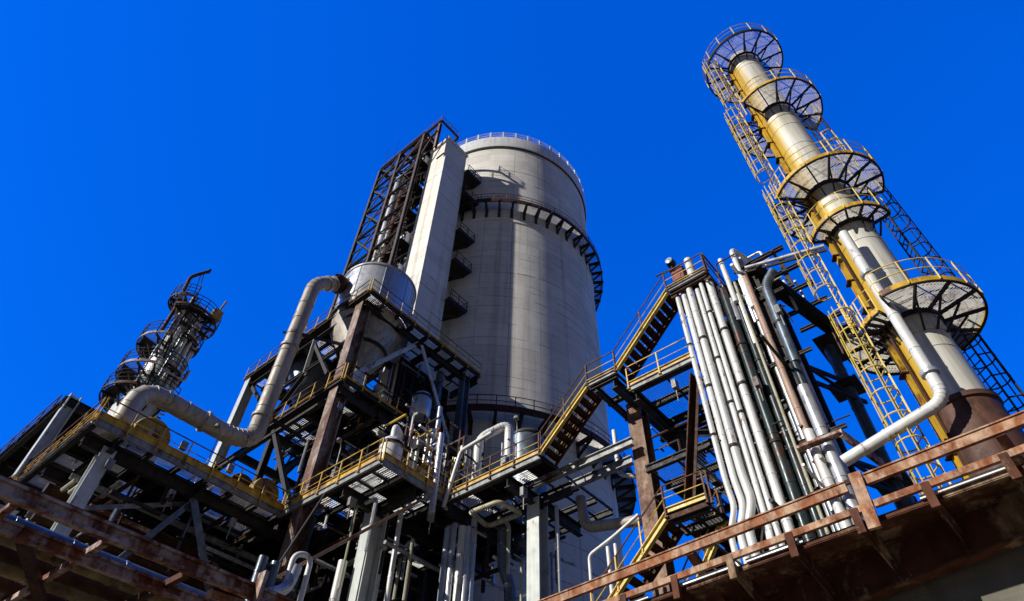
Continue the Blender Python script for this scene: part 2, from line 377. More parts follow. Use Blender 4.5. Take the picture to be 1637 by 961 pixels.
# ================================================================== concrete silo
cx, cy = SILO; RS = 11.7
silo = thing('concrete_silo', (cx, cy, 0), 'huge round weathered concrete silo with white roof band, behind the square shaft', 'silo')
MB().lathe((cx, cy, 0), [(RS, 0), (RS, 77.2)], 128).build('wall', 'silo', silo)
MB().lathe((cx, cy, 0), [(RS - .2, 77.2), (RS + .22, 77.2), (RS + .28, 77.5), (RS + .28, 79.6), (RS + .1, 79.8), (0, 81)], 128).build('roof_band', 'white', silo)
MB().lathe((cx, cy, 0), [(RS + .14, 76.9), (RS + .16, 77.17), (RS + .02, 77.17)], 96).build('drip_edge', 'dark', silo)
rr_ = MB()
for zz in (80.3, 80.9):
    rr_.tube([(cx + (RS + .15) * math.cos(2 * math.pi * k / 96), cy + (RS + .15) * math.sin(2 * math.pi * k / 96), zz) for k in range(97)], .05, n=5, caps=False)
ro = rr_.build('roof_rail', 'white', silo)
for k in range(44):
    t = 2 * math.pi * k / 44
    proto('siloroofpost', lambda q: (q.box((-.1, -.1, 0), (.1, .1, 1.25)),), 'white', 'post', ro, (cx + (RS + .15) * math.cos(t), cy + (RS + .15) * math.sin(t), 79.72), t)
def ring_walk(parent, z, ro_, nb, label_mat, a0=0, a1=2 * math.pi, depth=1.1):
    ri = RS + .02; mb = MB(); n = 120
    mb.lathe((cx, cy, z), [(ro_ - .1, -.42), (ro_, -.42), (ro_, .2), (ro_ - .06, .2), (ro_ - .1, -.42)], n)
    wk = mb.build('ring_walkway', label_mat, parent)
    mb = MB()
    for k in range(n):                                      # radial grating bars, some of the cells plated
        t0, t1 = 2 * math.pi * k / n, 2 * math.pi * (k + 1) / n
        for j in range(7):
            t = t0 + (t1 - t0) * (j + .5) / 7; c_, s_ = math.cos(t), math.sin(t)
            mb.quad((cx + ri * c_, cy + ri * s_, z - .06), (cx + (ro_ - .1) * c_, cy + (ro_ - .1) * s_, z - .06), (cx + (ro_ - .1) * c_, cy + (ro_ - .1) * s_, z), (cx + ri * c_, cy + ri * s_, z))
    mb.build('grating', 'darkgrate', wk)
    mb = MB()
    for hh in (.6, 1.15): mb.tube([(cx + (ro_ - .05) * math.cos(2 * math.pi * k / n), cy + (ro_ - .05) * math.sin(2 * math.pi * k / n), z + hh) for k in range(n + 1)], .035, n=5, caps=False)
    for k in range(56):
        t = 2 * math.pi * k / 56; p = V((cx + (ro_ - .05) * math.cos(t), cy + (ro_ - .05) * math.sin(t), z)); mb.bar(p, p + V((0, 0, 1.15)), .06, .06)
    mb.build('railing', 'brownrail', wk)
    def br(q):
        L_ = ro_ - ri
        q.bar((0, 0, -.2), (L_ + .08, 0, -.2), .24, .34); q.bar((0, 0, -depth), (L_ - .1, 0, -.4), .18, .2); q.box((-.01, -.16, -depth - .2), (.06, .16, -.1))
    for k in range(nb):
        t = 2 * math.pi * k / nb; proto(('silobr', z), br, 'dark', 'bracket', wk, (cx + ri * math.cos(t), cy + ri * math.sin(t), z), t)
ring_walk(silo, 62.8, 13.0, 52, 'brown', depth=1.5)
ring_walk(silo, 33.0, 13.4, 40, 'brown', depth=1.3)
MB().lathe((cx, cy, 0), [(RS + .01, 60.2), (RS + .1, 60.3), (RS + .1, 60.75), (RS + .01, 60.85)], 96).build('tension_band', 'silo', silo)

# ================================================================== square shaft beside the silo
tx0, tx1, ty0, ty1, tz = 21.7, 24.83, 30.1, 33.0, 71.7
sh = thing('concrete_shaft', ((tx0 + tx1) / 2, (ty0 + ty1) / 2, 0), 'tall square pale concrete shaft standing in front of the round silo', 'tower')
MB().box((tx0, ty0, 0), (tx1, ty1, tz - .5)).build('wall', 'concrete', sh)
mb = MB().box((tx0 - .12, ty0 - .12, tz - .5), (tx1 + .12, ty1 + .12, tz)); mb.build('roof_slab', 'concrete', sh)
for z in (67.6, 63.0, 55.8, 50.8, 45.0):                 # landings between shaft and silo
    mb = MB(); mb.box((tx1 + .003, ty0 - .6, z), (27.2, ty1 - .2, z + .12)); mb.bar((tx1, ty0 - .5, z - .12), (27.1, ty0 - .5, z - .12), .14, .24)
    b_ = mb.build('landing', 'dark', sh)
    railing(b_, [(tx1 + .1, ty0 - .55, z + .16), (27.1, ty0 - .55, z + .16), (27.1, ty1 - .3, z + .16)], 'brownrail', leaf=True, sp=1.4, r=.04)
    MB().bar((tx1, ty0 + .5, z - 1.8), (26.9, ty0 + .5, z - .05), .14, .14).build('strut', 'dark', b_)
mb = MB().box((tx0 - .14, ty0 + .3, 68), (tx0 - .003, ty0 + 1.5, 68.1)); mb.build('ledge', 'dark', sh)

# ================================================================== steel lattice tower at the shaft's left side
lt = thing('lattice_tower', (21.8, 38, 0), 'dark rusty lattice tower with cross bracing left of the square concrete shaft', 'tower')
lx0, lx1 = 20.35, 22.9; LY = (41.5, 37.6, 33.3)
lz = [28 + 5.2 * k for k in range(10)]                      # last = 76.15
for x in (lx0, lx1):
    for y in LY: column(lt, x, y, 20, 74.3, .34, 'ltsteel' if y < 41 else 'dark')
for a, b_ in zip(lz, lz[1:]):
    for x in (lx0, lx1):
        for y0_, y1_ in ((41.5, 37.6), (37.6, 33.3)):
            beam(lt, (x, y0_, b_), (x, y1_, b_), .22, .3, 'dark')
            if y0_ > 41: 
                brace(lt, (x, y0_, a), (x, y1_, b_), .14); brace(lt, (x, y1_, a), (x, y0_, b_), .14)
            elif x == lx1: brace(lt, (x, y1_, a), (x, y0_, b_), .2)
    for y in LY:
        beam(lt, (lx0, y, b_), (lx1, y, b_), .2, .28, 'dark')
        brace(lt, (lx0, y, a), (lx1, y, b_), .16)
    for y0_, y1_ in ((41.5, 37.6), (37.6, 33.3)): beam(lt, (lx0, y0_, b_ - 2.6 + rnd.uniform(-.3, .3)), (lx0, y1_, b_ - 2.6), .12, .16, 'ltsteel'); brace(lt, (lx0, y1_, b_), (lx0, (y0_ + y1_) / 2, b_ - 2.6), .1, 'ltsteel')
    slm = MB(); slats(slm, lx0 + .3, lx1 - .2, 37.7, 41.3, b_ - .1, 'X', .2); slm.build('grating', 'darkgrate', lt)
    # landings between the second column and the shaft
    mb = MB().box((lx0 + .3, 33.05, b_ - 1.4), (lx1, 36.4, b_ - 1.25)); o = mb.build('landing', 'void', lt)
    railing(o, [(lx0 + .35, 36.3, b_ - 1.25), (lx0 + .35, 33.1, b_ - 1.25)], 'brownrail', leaf=True, r=.035)
    mb = MB().bar((lx0 + .5, 33.1, b_ - 3.), (lx0 + .5, 35.8, b_ - 1.5), .15, .18); mb.build('strut', 'brown', lt)
    if rnd.random() < .9:
        mb = MB().box((lx0 + .75, 33.1, b_ - 1.2), (lx1 - .4, 34.2, b_ + .35)); mb.box((lx0 + .7, 33.25, b_ - .6), (lx0 + .75, 34.0, b_ + .2)); mb.build('cabinet', 'pipe', lt)
# top deck over lattice and shaft
mb = MB(); slats(mb, lx0, lx1 + .4, 33.1, 41.5, 74.5, 'Y', .15); mb.build('grating', 'darkgrate', lt)
for y in (30.4, 33.0, 35.5, 37.6, 39.6, 41.5): beam(lt, (lx0, y, 74.3), (lx1 + .4, y, 74.3), .2, .3, 'brown')
for x in (lx0, lx1 + .4): beam(lt, (x, 30.4, 74.15), (x, 41.6, 74.15), .24, .34, 'brown')
for y in (30.7, 33.3): column(lt, lx0 + .15, y, 68, 74.1, .34, 'browncol', 'stub_column')
brace(lt, (lx0 + .1, 33.3, 69), (lx0 + .1, 30.7, 73.8), .2, 'brown'); brace(lt, (lx0, 37.6, 69.5), (lx0, 33.3, 73.8), .22, 'brown')
beam(lt, (lx0, 41.5, 71.7), (lx0, 30.6, 71.7), .22, .28, 'brown')
railing(lt, [(lx1 + .4, 30.4, 74.5), (lx0, 30.4, 74.5), (lx0, 41.5, 74.5), (lx1, 41.5, 74.5)], 'brownrail', sp=1.6, r=.035)
for k in range(14):                                           # cable bundles inside
    y = 33.7 + rnd.random() * 3.6; x = 21. + rnd.random() * 1.4; z0 = 30 + rnd.random() * 8; pts = []
    for j in range(12): pts.append((x + rnd.uniform(-.2, .2), y + rnd.uniform(-.35, .35), z0 + j * (68 - z0) / 11))
    MB().tube(pts, .07, .6, 6).build('cable', 'dark' if k % 3 else 'brown', lt)
for i, (y, r, t, zt) in enumerate(((37.0, .42, 'alu', 68.6), (38.5, .16, 'pipe', 63), (35.7, .3, 'brown', 65), (36.3, .13, 'pipe', 57))):
    z0 = 34
    nm = ['widest silver riser pipe climbing inside the lattice tower', 'thin pale riser pipe beside the widest riser inside the lattice tower', 'brown rusty riser pipe nearest the shaft inside the lattice tower', 'thinnest pale riser pipe low inside the lattice tower'][i]
    pipe(nm, [(20.85, y, z0), (20.85, y, zt), (22.0, y - .4, zt + .8)], r, t, bands=3, group='riser pipes in the lattice tower')
for i, (y, z0) in enumerate(((41.1, 74.5), (39.2, 74.5))):
    mb = MB().tube([(lx0 + .1, y, z0), (lx0 - .1, y - .1, z0 + 5.2)], .03, n=5); mb.lathe((lx0 + .1, y, z0), [(.1, 0), (.1, .3), (.04, .4)], 10)
    tag(mb.build('whip_antenna', 'dark'), ['thin whip antenna at the left corner of the lattice tower roof', 'thin whip antenna on the middle of the lattice tower roof edge'][i], 'antenna', 'whip antennas')

# ================================================================== hopper tower
ht = thing('hopper_frame', (16, 28, 19.7), 'two storey dark steel frame carrying the shiny drum and its beige cone hopper', 'steel frame')
column(ht, 16.15, 28.45, 12, 35.7, .82, 'palecol')
column(ht, 26.3, 28.0, 12, 35.7, .62, 'bluegrey')
column(ht, 15.9, 41.9, 19.7, 35.7, .7, 'column')
column(ht, 21.6, 36.5, 12, 35.7, .6, 'dark'); column(ht, 16.2, 35.2, 19.7, 28, .4, 'dark')
deck(ht, 15.6, 27.2, 27.3, 29.5, 36, (1.45, 1.1), 1., 3, 'S', kick='yellow', kh=.16, fh=.34, fas='dark', railm=('brownrail', 'yellowrail', 'brownrail'))
deck(ht, 15.6, 20.1, 29.5, 42.4, 36, (1.45, 1.4), .3, 4, '', holes=((16.4, 21.4, 29.8, 34.5),), kick='yellow', kh=.16)
deck(ht, 15.6, 15.62, 27.3, 42.4, 36, (1.45, 1.4), 0, 4, 'W', kick='yellow', kh=.16, joists=False, fas='dark', railm=('brownrail', 'yellowrail', 'brownrail'))
deck(ht, 15.7, 25.8, 27.6, 30.6, 28, (1.4, 1.0), .85, 5, 'S', kick='yellow', kh=.16, fas='dark', railm=('brownrail', 'yellowrail', 'brownrail'))
deck(ht, 15.7, 21.6, 30.6, 36.8, 28, (1.4, 1.05), .75, 6, '', kick='yellow')
deck(ht, 15.7, 15.72, 27.6, 36.8, 28, (1.4, 1.0), 0, 6, 'W', kick='yellow', kh=.16, joists=False, fas='dark', railm=('brownrail', 'yellowrail', 'brownrail'))
deck(ht, 18.0, 27.0, 30.6, 37, 29.2, (1.3, 1.1), .3, 16, '', gaps=.5)
for z, m_ in ((35.35, 'dark'), (27.3, 'dark')):
    for p, q in (((15.9, 28, z), (26.9, 28, z)), ((15.95, 28, z), (15.95, 42, z)), ((15.9, 31.5, z), (24, 31.5, z)), ((15.9, 35.2, z), (24, 35.2, z)), ((19, 27.8, z), (19, 38, z)), ((22.4, 27.8, z), (22.4, 30.5, z)), ((15.9, 39, z), (21.5, 39, z))):
        beam(ht, p, q, .3, .55, m_, 'girder', .05)
MB().box((21.25, 29.86, 28.1), (26.4, 29.96, 35.2)).build('shade_panel', 'void', ht)  # dark sheet added for the black shaded interior behind the cone
for k in range(5): MB().bar((21.4 + 1.2 * k, 29.8, 28.2), (21.4 + 1.2 * k, 29.8, 35.1), .12, .1).build('stud', 'dark', ht)
for z in (30.2, 32.4, 34.2): MB().bar((21.3, 29.78, z), (26.3, 29.78, z), .1, .14).build('stud', 'dark', ht)
beam(ht, (27.1, 27.4, 35.4), (27.1, 30.4, 35.4), .25, .5, 'dark', 'girder')
brace(ht, (21.0, 27.95, 35.3), (16.4, 28.05, 29.), .3, 'column'); brace(ht, (21.5, 27.95, 35.3), (25.6, 28.05, 28.6), .3, 'column')
brace(ht, (16.0, 33.6, 35.2), (16.0, 33.4, 31.6), .3, 'column'); brace(ht, (16.0, 33.4, 31.8), (16.0, 36.8, 28.4), .3, 'dark'); brace(ht, (16, 33.6, 35), (16, 30.2, 30), .24, 'dark')
brace(ht, (20.6, 28., 26.9), (17, 28., 20.4), .3, 'palecol'); brace(ht, (21.2, 28., 26.9), (25.6, 28., 20.4), .3, 'dark')
brace(ht, (25.9, 28.2, 27), (24.2, 27, 20.6), .24, 'palecol')
brace(ht, (16, 41.5, 35), (16, 36, 29), .26, 'dark'); brace(ht, (16, 35.8, 29), (16, 30, 20.5), .3, 'dark')
beam(ht, (16, 28.6, 32), (16, 36, 32), .2, .3, 'dark'); beam(ht, (21.6, 36.4, 23.5), (16, 36.4, 23.5), .2, .3, 'dark')

DR = (18.35, 30.6); RD = 2.9
dr = thing('storage_drum', (DR[0], DR[1], 36.2), 'shiny sheet steel drum with beige cone bottom on top of the hopper frame', 'drum')
MB().lathe((*DR, 0), [(RD, 36.15), (RD, 40.6), (RD + .09, 40.62), (RD + .09, 40.78), (RD - .05, 40.8), (RD - .05, 38)], 72).build('shell', 'steel', dr)
MB().lathe((*DR, 0), [(RD + .02, 36.1), (RD + .16, 36.12), (RD + .16, 36.4), (RD + .02, 36.42)], 72).build('base_ring', 'dark', dr)
MB().lathe((*DR, 0), [(RD, 36.1), (RD - .02, 35.6), (.75, 31.9), (.72, 31.4)], 24).build('cone', 'cone', dr)
MB().lathe((*DR, 0), [(1.72, 33.45), (1.86, 33.45), (1.8, 33.75), (1.66, 33.75)], 32).build('stiffener', 'dark', dr)
MB().tube([(*DR, 31.6), (*DR, 28.2)], .72, n=20, bands=1.4).build('outlet', 'pipe', dr)
for k in range(9):
    t = 2 * math.pi * k / 9; MB().bar((DR[0] + (RD + .015) * math.cos(t), DR[1] + (RD + .015) * math.sin(t), 36.4), (DR[0] + (RD + .015) * math.cos(t), DR[1] + (RD + .015) * math.sin(t), 40.6), .05, .03).build('seam', 'steel', dr)
f2 = thing('funnel_hopper', (18.2, 37.2, 31), 'small blue grey funnel hopper behind the rusty corner column under the upper deck', 'hopper')
MB().lathe((18.2, 37.2, 0), [(1.7, 36), (1.7, 35), (.4, 32), (.38, 30.8)], 28).build('cone', 'bluegrey', f2)
MB().tube([(18.2, 37.2, 31), (18.2, 37.2, 28.4)], .32).build('outlet', 'alu', f2)

dk = thing('process_duct', (13.1, 30.8, 19.8), 'fat beige duct bending from the shiny drum down to the left gallery', 'duct')
MB().tube([(15.8, 30.95, 39.5), (14.4, 30.9, 38.25), (13.1, 30.8, 37.0), (13.1, 30.8, 23.3), (12.0, 30.8, 22.75), (6.6, 30.8, 22.75), (6.6, 30.8, 19.8)], .5, 1.25, 20, 1.7).build('body', 'duct', dk)
for p, d in (((14.55, 30.9, 38.4), (1, 0, .9)), ((14.05, 30.87, 37.92), (1, 0, .9)), ((13.1, 30.8, 24.8), (0, 0, 1)), ((10.2, 30.8, 22.75), (1, 0, 0)), ((6.6, 30.8, 20.4), (0, 0, 1)), ((13.1, 30.8, 30.5), (0, 0, 1))):
    p, d = V(p), V(d).normalized(); MB().tube([p - d * .09, p + d * .09], .6, n=20).build('flange', 'duct', dk)
MB().bar((13.1, 30.7, 31.8), (16, 29, 31.8), .14, .2).bar((12.5, 31.3, 31.8), (14, 30.2, 31.8), .12, .14).build('bracket', 'dark', dk)
MB().bar((13.1, 31, 25.2), (16, 31, 25.2), .14, .2).build('bracket', 'dark', dk)
MB().lathe((14.9, 30.93, 38.7), [(.62, -.5), (.74, -.3), (.74, .3), (.62, .5)], 20, axis='x').build('joint', 'brown', dk)

# ================================================================== gallery and stepped platforms (floor at 19.7)
Z = 19.7
ga = thing('gallery_deck', (10, 31, 0), 'long left gallery with yellow kick plates on grey columns and chevron braces', 'platform')
deck(ga, 5.4, 15.75, 30.0, 33.6, Z, (1.48, 1.2), .35, 11, 'WS', edgepg=.9, gaps=.7, sl='X', fh=.34, kh=.34, railm=('brownrail', 'yellowrail', 'yellowrail'))
deck(ga, 5.4, 15.75, 33.6, 45.6, Z, (1.48, 1.5), .2, 12, 'W', edgepg=.8, gaps=.8, sl='X', fh=.34, kh=.34)
deck(ga, 15.75, 26.5, 30.0, 45.6, Z - .02, (1.8, 1.95), .1, 13, '', gaps=.5)
column(ga, 6.75, 30.9, 0, 19.0, .62, 'column', up=(0, 1, 0)); column(ga, 6.9, 38.0, 0, 19.0, .5, 'column')
for y in (31.0, 35, 39, 43): beam(ga, (5.6, y, 19.05), (26.2, y, 19.05), .32, .62, 'dark', 'girder')
for x in (6.75, 11.4, 15.9): beam(ga, (x, 30.2, 19.0), (x, 45.4, 19.0), .3, .55, 'dark', 'girder')
brace(ga, (11.45, 31.0, 18.8), (15.5, 31.0, 12.8), .42, 'bluegrey'); brace(ga, (11.35, 31.0, 18.7), (8.6, 31.0, 13.4), .3, 'bluegrey')
column(ga, 11.4, 38.5, 0, 19, .5, 'dark'); column(ga, 15.9, 38.5, 0, 19, .5, 'dark'); column(ga, 9.2, 34.5, 0, 19, .4, 'fascia')
for p, q, w_, m_ in (((7.0, 31.4, 16.4), (11.2, 31.4, 18.6), .2, 'fascia'), ((8.8, 34, 18.8), (12.4, 34.2, 14.6), .22, 'brown'), ((12.8, 33.2, 18.6), (16.8, 33.0, 15.8), .24, 'fascia'),
                     ((6.9, 38, 18.5), (10.4, 36.4, 14.8), .22, 'brown'), ((10, 36, 15.0), (13.6, 34.6, 18.4), .18, 'fascia'), ((14.2, 31.6, 15.2), (17.8, 31.6, 18.2), .2, 'brown'), ((7.2, 34.8, 15.2), (9.0, 34.6, 18.6), .16, 'fascia')):
    brace(ga, p, q, w_, m_)
for y, z, m_ in ((32.2, 17.9, 'fascia'), (34.4, 16.9, 'brown'), (36.2, 17.4, 'fascia')): beam(ga, (6.2, y, z), (18, y, z), .16, .26, m_, 'stringer')
for x, z in ((8.4, 18.2), (10.2, 18.1), (13.0, 18.2), (14.6, 18.0)): beam(ga, (x, 30.4, z), (x, 40, z), .14, .22, 'brown', 'stringer')
# level 14 underneath
lo = thing('lower_gallery_floor', (12, 38, 14), 'dark lower steel floor seen from underneath below the left gallery', 'platform')
deck(lo, 6.2, 17.6, 33.0, 46, 14.2, (1.3, 1.3), .12, 21, '', gaps=.8)
for y in (33.2, 37, 41, 45): beam(lo, (5.8, y, 13.7), (17.6, y, 13.7), .3, .5, 'dark', 'girder')
for x in (7.2, 12, 16.6): beam(lo, (x, 33, 13.75), (x, 46, 13.75), .3, .5, 'dark', 'girder')
# front platform
fp = thing('front_platform', (18, 25, 0), 'yellow railed front corner platform carrying a small white vessel, on a pale grey column', 'platform')
deck(fp, 15.75, 20.2, 22.0, 30.0, Z, (1.45, 1.2), .4, 14, 'WS', edgepg=.85, gaps=.3, fh=.36, kh=.32, railm=('yellowrail', 'yellowrail', 'yellowrail'))
column(fp, 18.2, 24.9, 0, 19.1, .86, 'column')
beam(fp, (15.9, 24.9, 19.05), (27, 24.9, 19.05), .34, .6, 'dark', 'girder'); beam(fp, (18.2, 22.1, 19.05), (18.2, 30, 19.05), .34, .6, 'dark', 'girder')
brace(fp, (19.0, 22.3, 19.2), (13.4, 24.8, 13.6), .1, 'tan', 'tie_rod')
# right platform
rp = thing('stair_foot_platform', (22, 19, 0), 'narrow yellow edged platform at the foot of the upper stair flight, on a pale column', 'platform')
deck(rp, 20.2, 26.4, 15.75, 30.0, Z, (1.5, 1.15), .42, 15, '', edgepg=.9, gaps=.4, holes=((21.9, 26.5, 14, 20.6),))
deck(rp, 20.2, 20.22, 15.75, 22.0, Z, (1, 1), 0, 15, 'W', joists=False, fh=.34, kh=.24)
column(rp, 22.65, 17.9, 0, 19.1, .74, 'column')
beam(rp, (22.65, 15.8, 19.05), (22.65, 30, 19.05), .32, .6, 'dark', 'girder'); beam(rp, (20.3, 17.9, 19.05), (26.3, 17.9, 19.05), .32, .6, 'dark', 'girder')
beam(rp, (20.3, 21.9, 19.05), (26.3, 21.9, 19.05), .32, .6, 'dark', 'girder')
beam(rp, (21.7, 17.3, 19.35), (21.7, 11.6, 19.35), .26, .4, 'fascia', 'walk_beam'); beam(rp, (22.9, 17.3, 19.35), (22.9, 12.4, 19.35), .26, .4, 'fascia', 'walk_beam')
# side roof on the far left
sr = thing('side_walkway', (8, 45, 19.7), 'dark high walkway at the left edge with thin railing and a leaning pale post', 'walkway')
MB().box((4.9, 38.4, 24.9), (9.5, 60, 25.1)).build('floor_plate', 'void', sr)
for k in range(8): MB().bar((4.9, 38.6 + 3 * k, 24.72), (9.4, 38.6 + 3 * k, 24.72), .16, .3).build('joist', 'dark', sr)
beam(sr, (5.1, 38.2, 24.6), (5.1, 60, 24.6), .3, .6, 'dark', 'girder'); beam(sr, (5.0, 38.2, 24.7), (9.4, 38.2, 24.7), .25, .5, 'dark', 'girder')
column(sr, 5.35, 38.3, 19.8, 25.2, .62, 'column'); column(sr, 5.35, 47, 19.8, 24.4, .4, 'dark'); column(sr, 9.2, 38.3, 19.8, 24.5, .3, 'dark')
railing(sr, [(4.95, 40.4, 25.1), (4.95, 60, 25.1)], 'brownrail', sp=2.2)

# process building behind, under the platforms
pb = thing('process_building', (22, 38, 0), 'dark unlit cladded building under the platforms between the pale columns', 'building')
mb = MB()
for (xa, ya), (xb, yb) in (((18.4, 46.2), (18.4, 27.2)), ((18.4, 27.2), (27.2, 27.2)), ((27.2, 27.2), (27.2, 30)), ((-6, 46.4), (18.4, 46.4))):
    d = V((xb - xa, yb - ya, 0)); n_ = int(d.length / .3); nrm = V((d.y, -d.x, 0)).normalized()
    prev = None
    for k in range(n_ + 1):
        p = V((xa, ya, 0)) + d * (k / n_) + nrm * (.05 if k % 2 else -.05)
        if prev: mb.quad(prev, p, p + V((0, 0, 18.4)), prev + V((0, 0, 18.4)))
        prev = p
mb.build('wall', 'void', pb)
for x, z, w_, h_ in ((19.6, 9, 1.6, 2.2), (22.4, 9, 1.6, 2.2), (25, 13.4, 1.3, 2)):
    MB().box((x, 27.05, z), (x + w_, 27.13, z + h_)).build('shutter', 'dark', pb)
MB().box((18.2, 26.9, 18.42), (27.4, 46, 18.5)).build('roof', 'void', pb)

# ================================================================== stairs
def stair(name, label, x0, x1, a, b_, mat='brown', rails='W', railm=('brownrail', 'brownrail', 'yellowrail')):
    """flight climbing from a=(y,z) to b=(y,z)"""
    t = thing(name, (x0, a[0], a[1]), label, 'stairs')
    for i, x in enumerate((x0, x1)):
        mb = MB().bar((x, a[0], a[1] - .02), (x, b_[0], b_[1] - .02), .06, .34); mb.bar((x - .05, a[0], a[1] + .14), (x - .05, b_[0], b_[1] + .14), .14, .03); mb.bar((x - .05, a[0], a[1] - .18), (x - .05, b_[0], b_[1] - .18), .14, .03)
        mb.build('stringer', 'palerail' if i == 0 else mat, t)
    n = max(3, round(abs(b_[1] - a[1]) / .31))
    for k in range(n):
        y = a[0] + (b_[0] - a[0]) * (k + .5) / n; z = a[1] + (b_[1] - a[1]) * (k + .5) / n
        mb = MB().box((x0 + .05, y - .17, z - .05), (x1 - .05, y + .17, z)); mb.box((x0 + .05, y + .14, z - .13), (x1 - .05, y + .17, z - .052)); mb.build('tread', 'brown', t)
        if k % 2 == 0: MB().box((x1 - .3, y - .15, z - .045), (x1 - .055, y - .135, z + .05)).build('nosing', 'palerail', t)
    for x in ((x0 - .06,) if rails == 'W' else (x0 - .06, x1 + .06)):
        railing(t, [(x, a[0], a[1] + .1), (x, b_[0], b_[1] + .1)], railm[0], railm[1], midmat=railm[2], sp=1.9)
    return t
stair('stair_flight', 'middle stair flight rising from the narrow platform, with dark open treads against the silo', 20.2, 21.3, (15.7, 19.72), (12.75, 22.35), rails='WE')
stair('stair_flight', 'upper stair flight climbing to the bracketed top landing left of the white pipe bundle', 20.2, 21.3, (11.1, 22.4), (7.7, 25.65), rails='WE')
stair('stair_flight', 'lower stair flight with yellow rails right of the rusty orange column', 20.2, 21.3, (13.4, 11.2), (9.8, 14.35), railm=('brownrail', 'yellowrail', 'yellowrail'))
ld = thing('stair_landing', (21, 12, 19), 'yellow edged landing halfway up the stair on a rusty orange column', 'landing')
deck(ld, 20.2, 23.4, 11.1, 12.75, 22.4, (1.6, 1.6), .9, 31, '', sl='X'); deck(ld, 20.2, 20.22, 11.1, 12.75, 22.4, (1, 1), 0, 31, 'W', joists=False, fh=.24, kh=.14)
column(ld, 22.6, 11.6, 6, 22.0, .74, 'browncol')
beam(ld, (20.3, 11.4, 21.8), (27, 11.4, 21.8), .3, .6, 'dark', 'girder'); beam(ld, (20.3, 12.4, 21.95), (23.4, 12.4, 21.95), .2, .34, 'dark', 'girder')
ll = thing('stair_landing', (21, 9, 14), 'lower landing with pale yellow edge right of the rusty orange column', 'landing')
deck(ll, 20.2, 22.4, 8.1, 9.8, 14.4, (1.1, .85), .25, 32, '', sl='X'); deck(ll, 20.2, 20.22, 8.1, 9.8, 14.4, (1, 1), 0, 31, 'WS', joists=False, fh=.3, kh=.2, kick='palerail', fas='brown')
stair('stair_flight', 'lowest dark stair flight running down under the lower landing', 21.5, 22.5, (10.2, 11.6), (8.2, 14.2))

# ================================================================== pipe tower
pt = thing('pipe_tower', (23.5, 5, 0), 'dark steel tower packed with vertical pipes between the stair and the yellow stack', 'steel frame')
TX, TY = (21.3, 24.2), (3.95, 7.0, 11.2)
for x in TX:
    for y in TY[:2]: column(pt, x, y, 0, 25.2, .42, 'dark')
column(pt, 26.8, 11.2, 0, 22, .4, 'dark')
for z in (6, 9.5, 13.8, 17.6, 21.2, 24.9):
    for y in TY[:2]: beam(pt, (21.2, y, z), (24.4, y, z), .26, .42)
    for x in TX: beam(pt, (x, 3.95, z), (x, 7.0, z), .26, .42)
for z0, z1 in ((9.5, 13.8), (13.8, 17.6), (17.6, 21.2), (21.2, 24.9)):
    brace(pt, (21.3, 3.95, z0), (24.2, 3.95, z1), .14); brace(pt, (24.2, 3.95, z0), (21.3, 3.95, z1), .14); beam(pt, (21.0, 5.3, (z0 + z1) / 2), (21.0, 2.9, (z0 + z1) / 2), .1, .16); brace(pt, (24.2, 3.95, z0), (24.2, 7, z1), .2)
deck(pt, 20.2, 23.2, 5.6, 7.7, 25.7, (1.5, 1.05), .2, 41, '', jm='brown'); deck(pt, 20.2, 20.22, 5.6, 7.7, 25.7, (1, 1), 0, 41, 'W', joists=False, fh=.22, kh=.14)
railing(pt, [(20.2, 5.55, 25.75), (24.5, 5.55, 25.75)], 'brownrail', r=.035)
MB().bar((20.3, 5.7, 25.3), (24.6, 5.7, 25.3), .3, .4).bar((20.3, 7.5, 25.3), (24.6, 7.5, 25.3), .3, .36).build('bracket_frame', 'brown', pt)
beam(pt, (20.7, 4.0, 25.1), (26.9, 2.4, 24.6), .5, .3, 'dark', 'roof_beam'); beam(pt, (20.6, 3.5, 24.7), (26.9, 2.0, 24.2), .24, .26, 'dark', 'roof_beam')
for k in range(5): beam(pt, (20.9 + 1.4 * k, 4.6 - .2 * k, 25.35), (20.9 + 1.4 * k, 2.2 - .12 * k, 25.3), .16, .2, 'dark', 'roof_beam')
deck(pt, 20.5, 26.8, 7.4, 10.6, 21.3, (1.5, 1.5), .9, 42, '', sl='X'); deck(pt, 20.5, 20.52, 7.4, 10.7, 21.3, (1, 1), 0, 42, 'W', joists=False, fh=.3, kh=.2, railm=('yellowrail', 'yellowrail', 'yellowrail'))
beam(pt, (20.6, 10.5, 20.7), (27, 10.5, 20.7), .26, .45); beam(pt, (24, 7, 20.7), (24, 11.3, 20.7), .26, .45)
deck(pt, 21.6, 26.8, 7.0, 11.2, 17.9, (1.5, 1.4), .7, 43, '', sl='X')
deck(pt, 21.4, 24.2, 3.95, 7.0, 17.8, (1.4, 1.5), .0, 44, ''); deck(pt, 21.4, 24.2, 3.95, 7.0, 21.4, (1.4, 1.5), .1, 45, ''); deck(pt, 21.4, 24.2, 3.95, 7.0, 14.0, (1.4, 1.5), .0, 46, '')
brace(pt, (20.75, 7.75, 20.6), (20.75, 9.3, 14.5), .34, 'brown'); brace(pt, (24.2, 10.8, 20.5), (24.2, 7.3, 14.6), .34); brace(pt, (21.4, 7.1, 17.7), (23.9, 10.8, 20.8), .28)
MB().box((22.2, 4.15, 6), (24.1, 6.85, 23.9)).build('casing', 'void', pt)
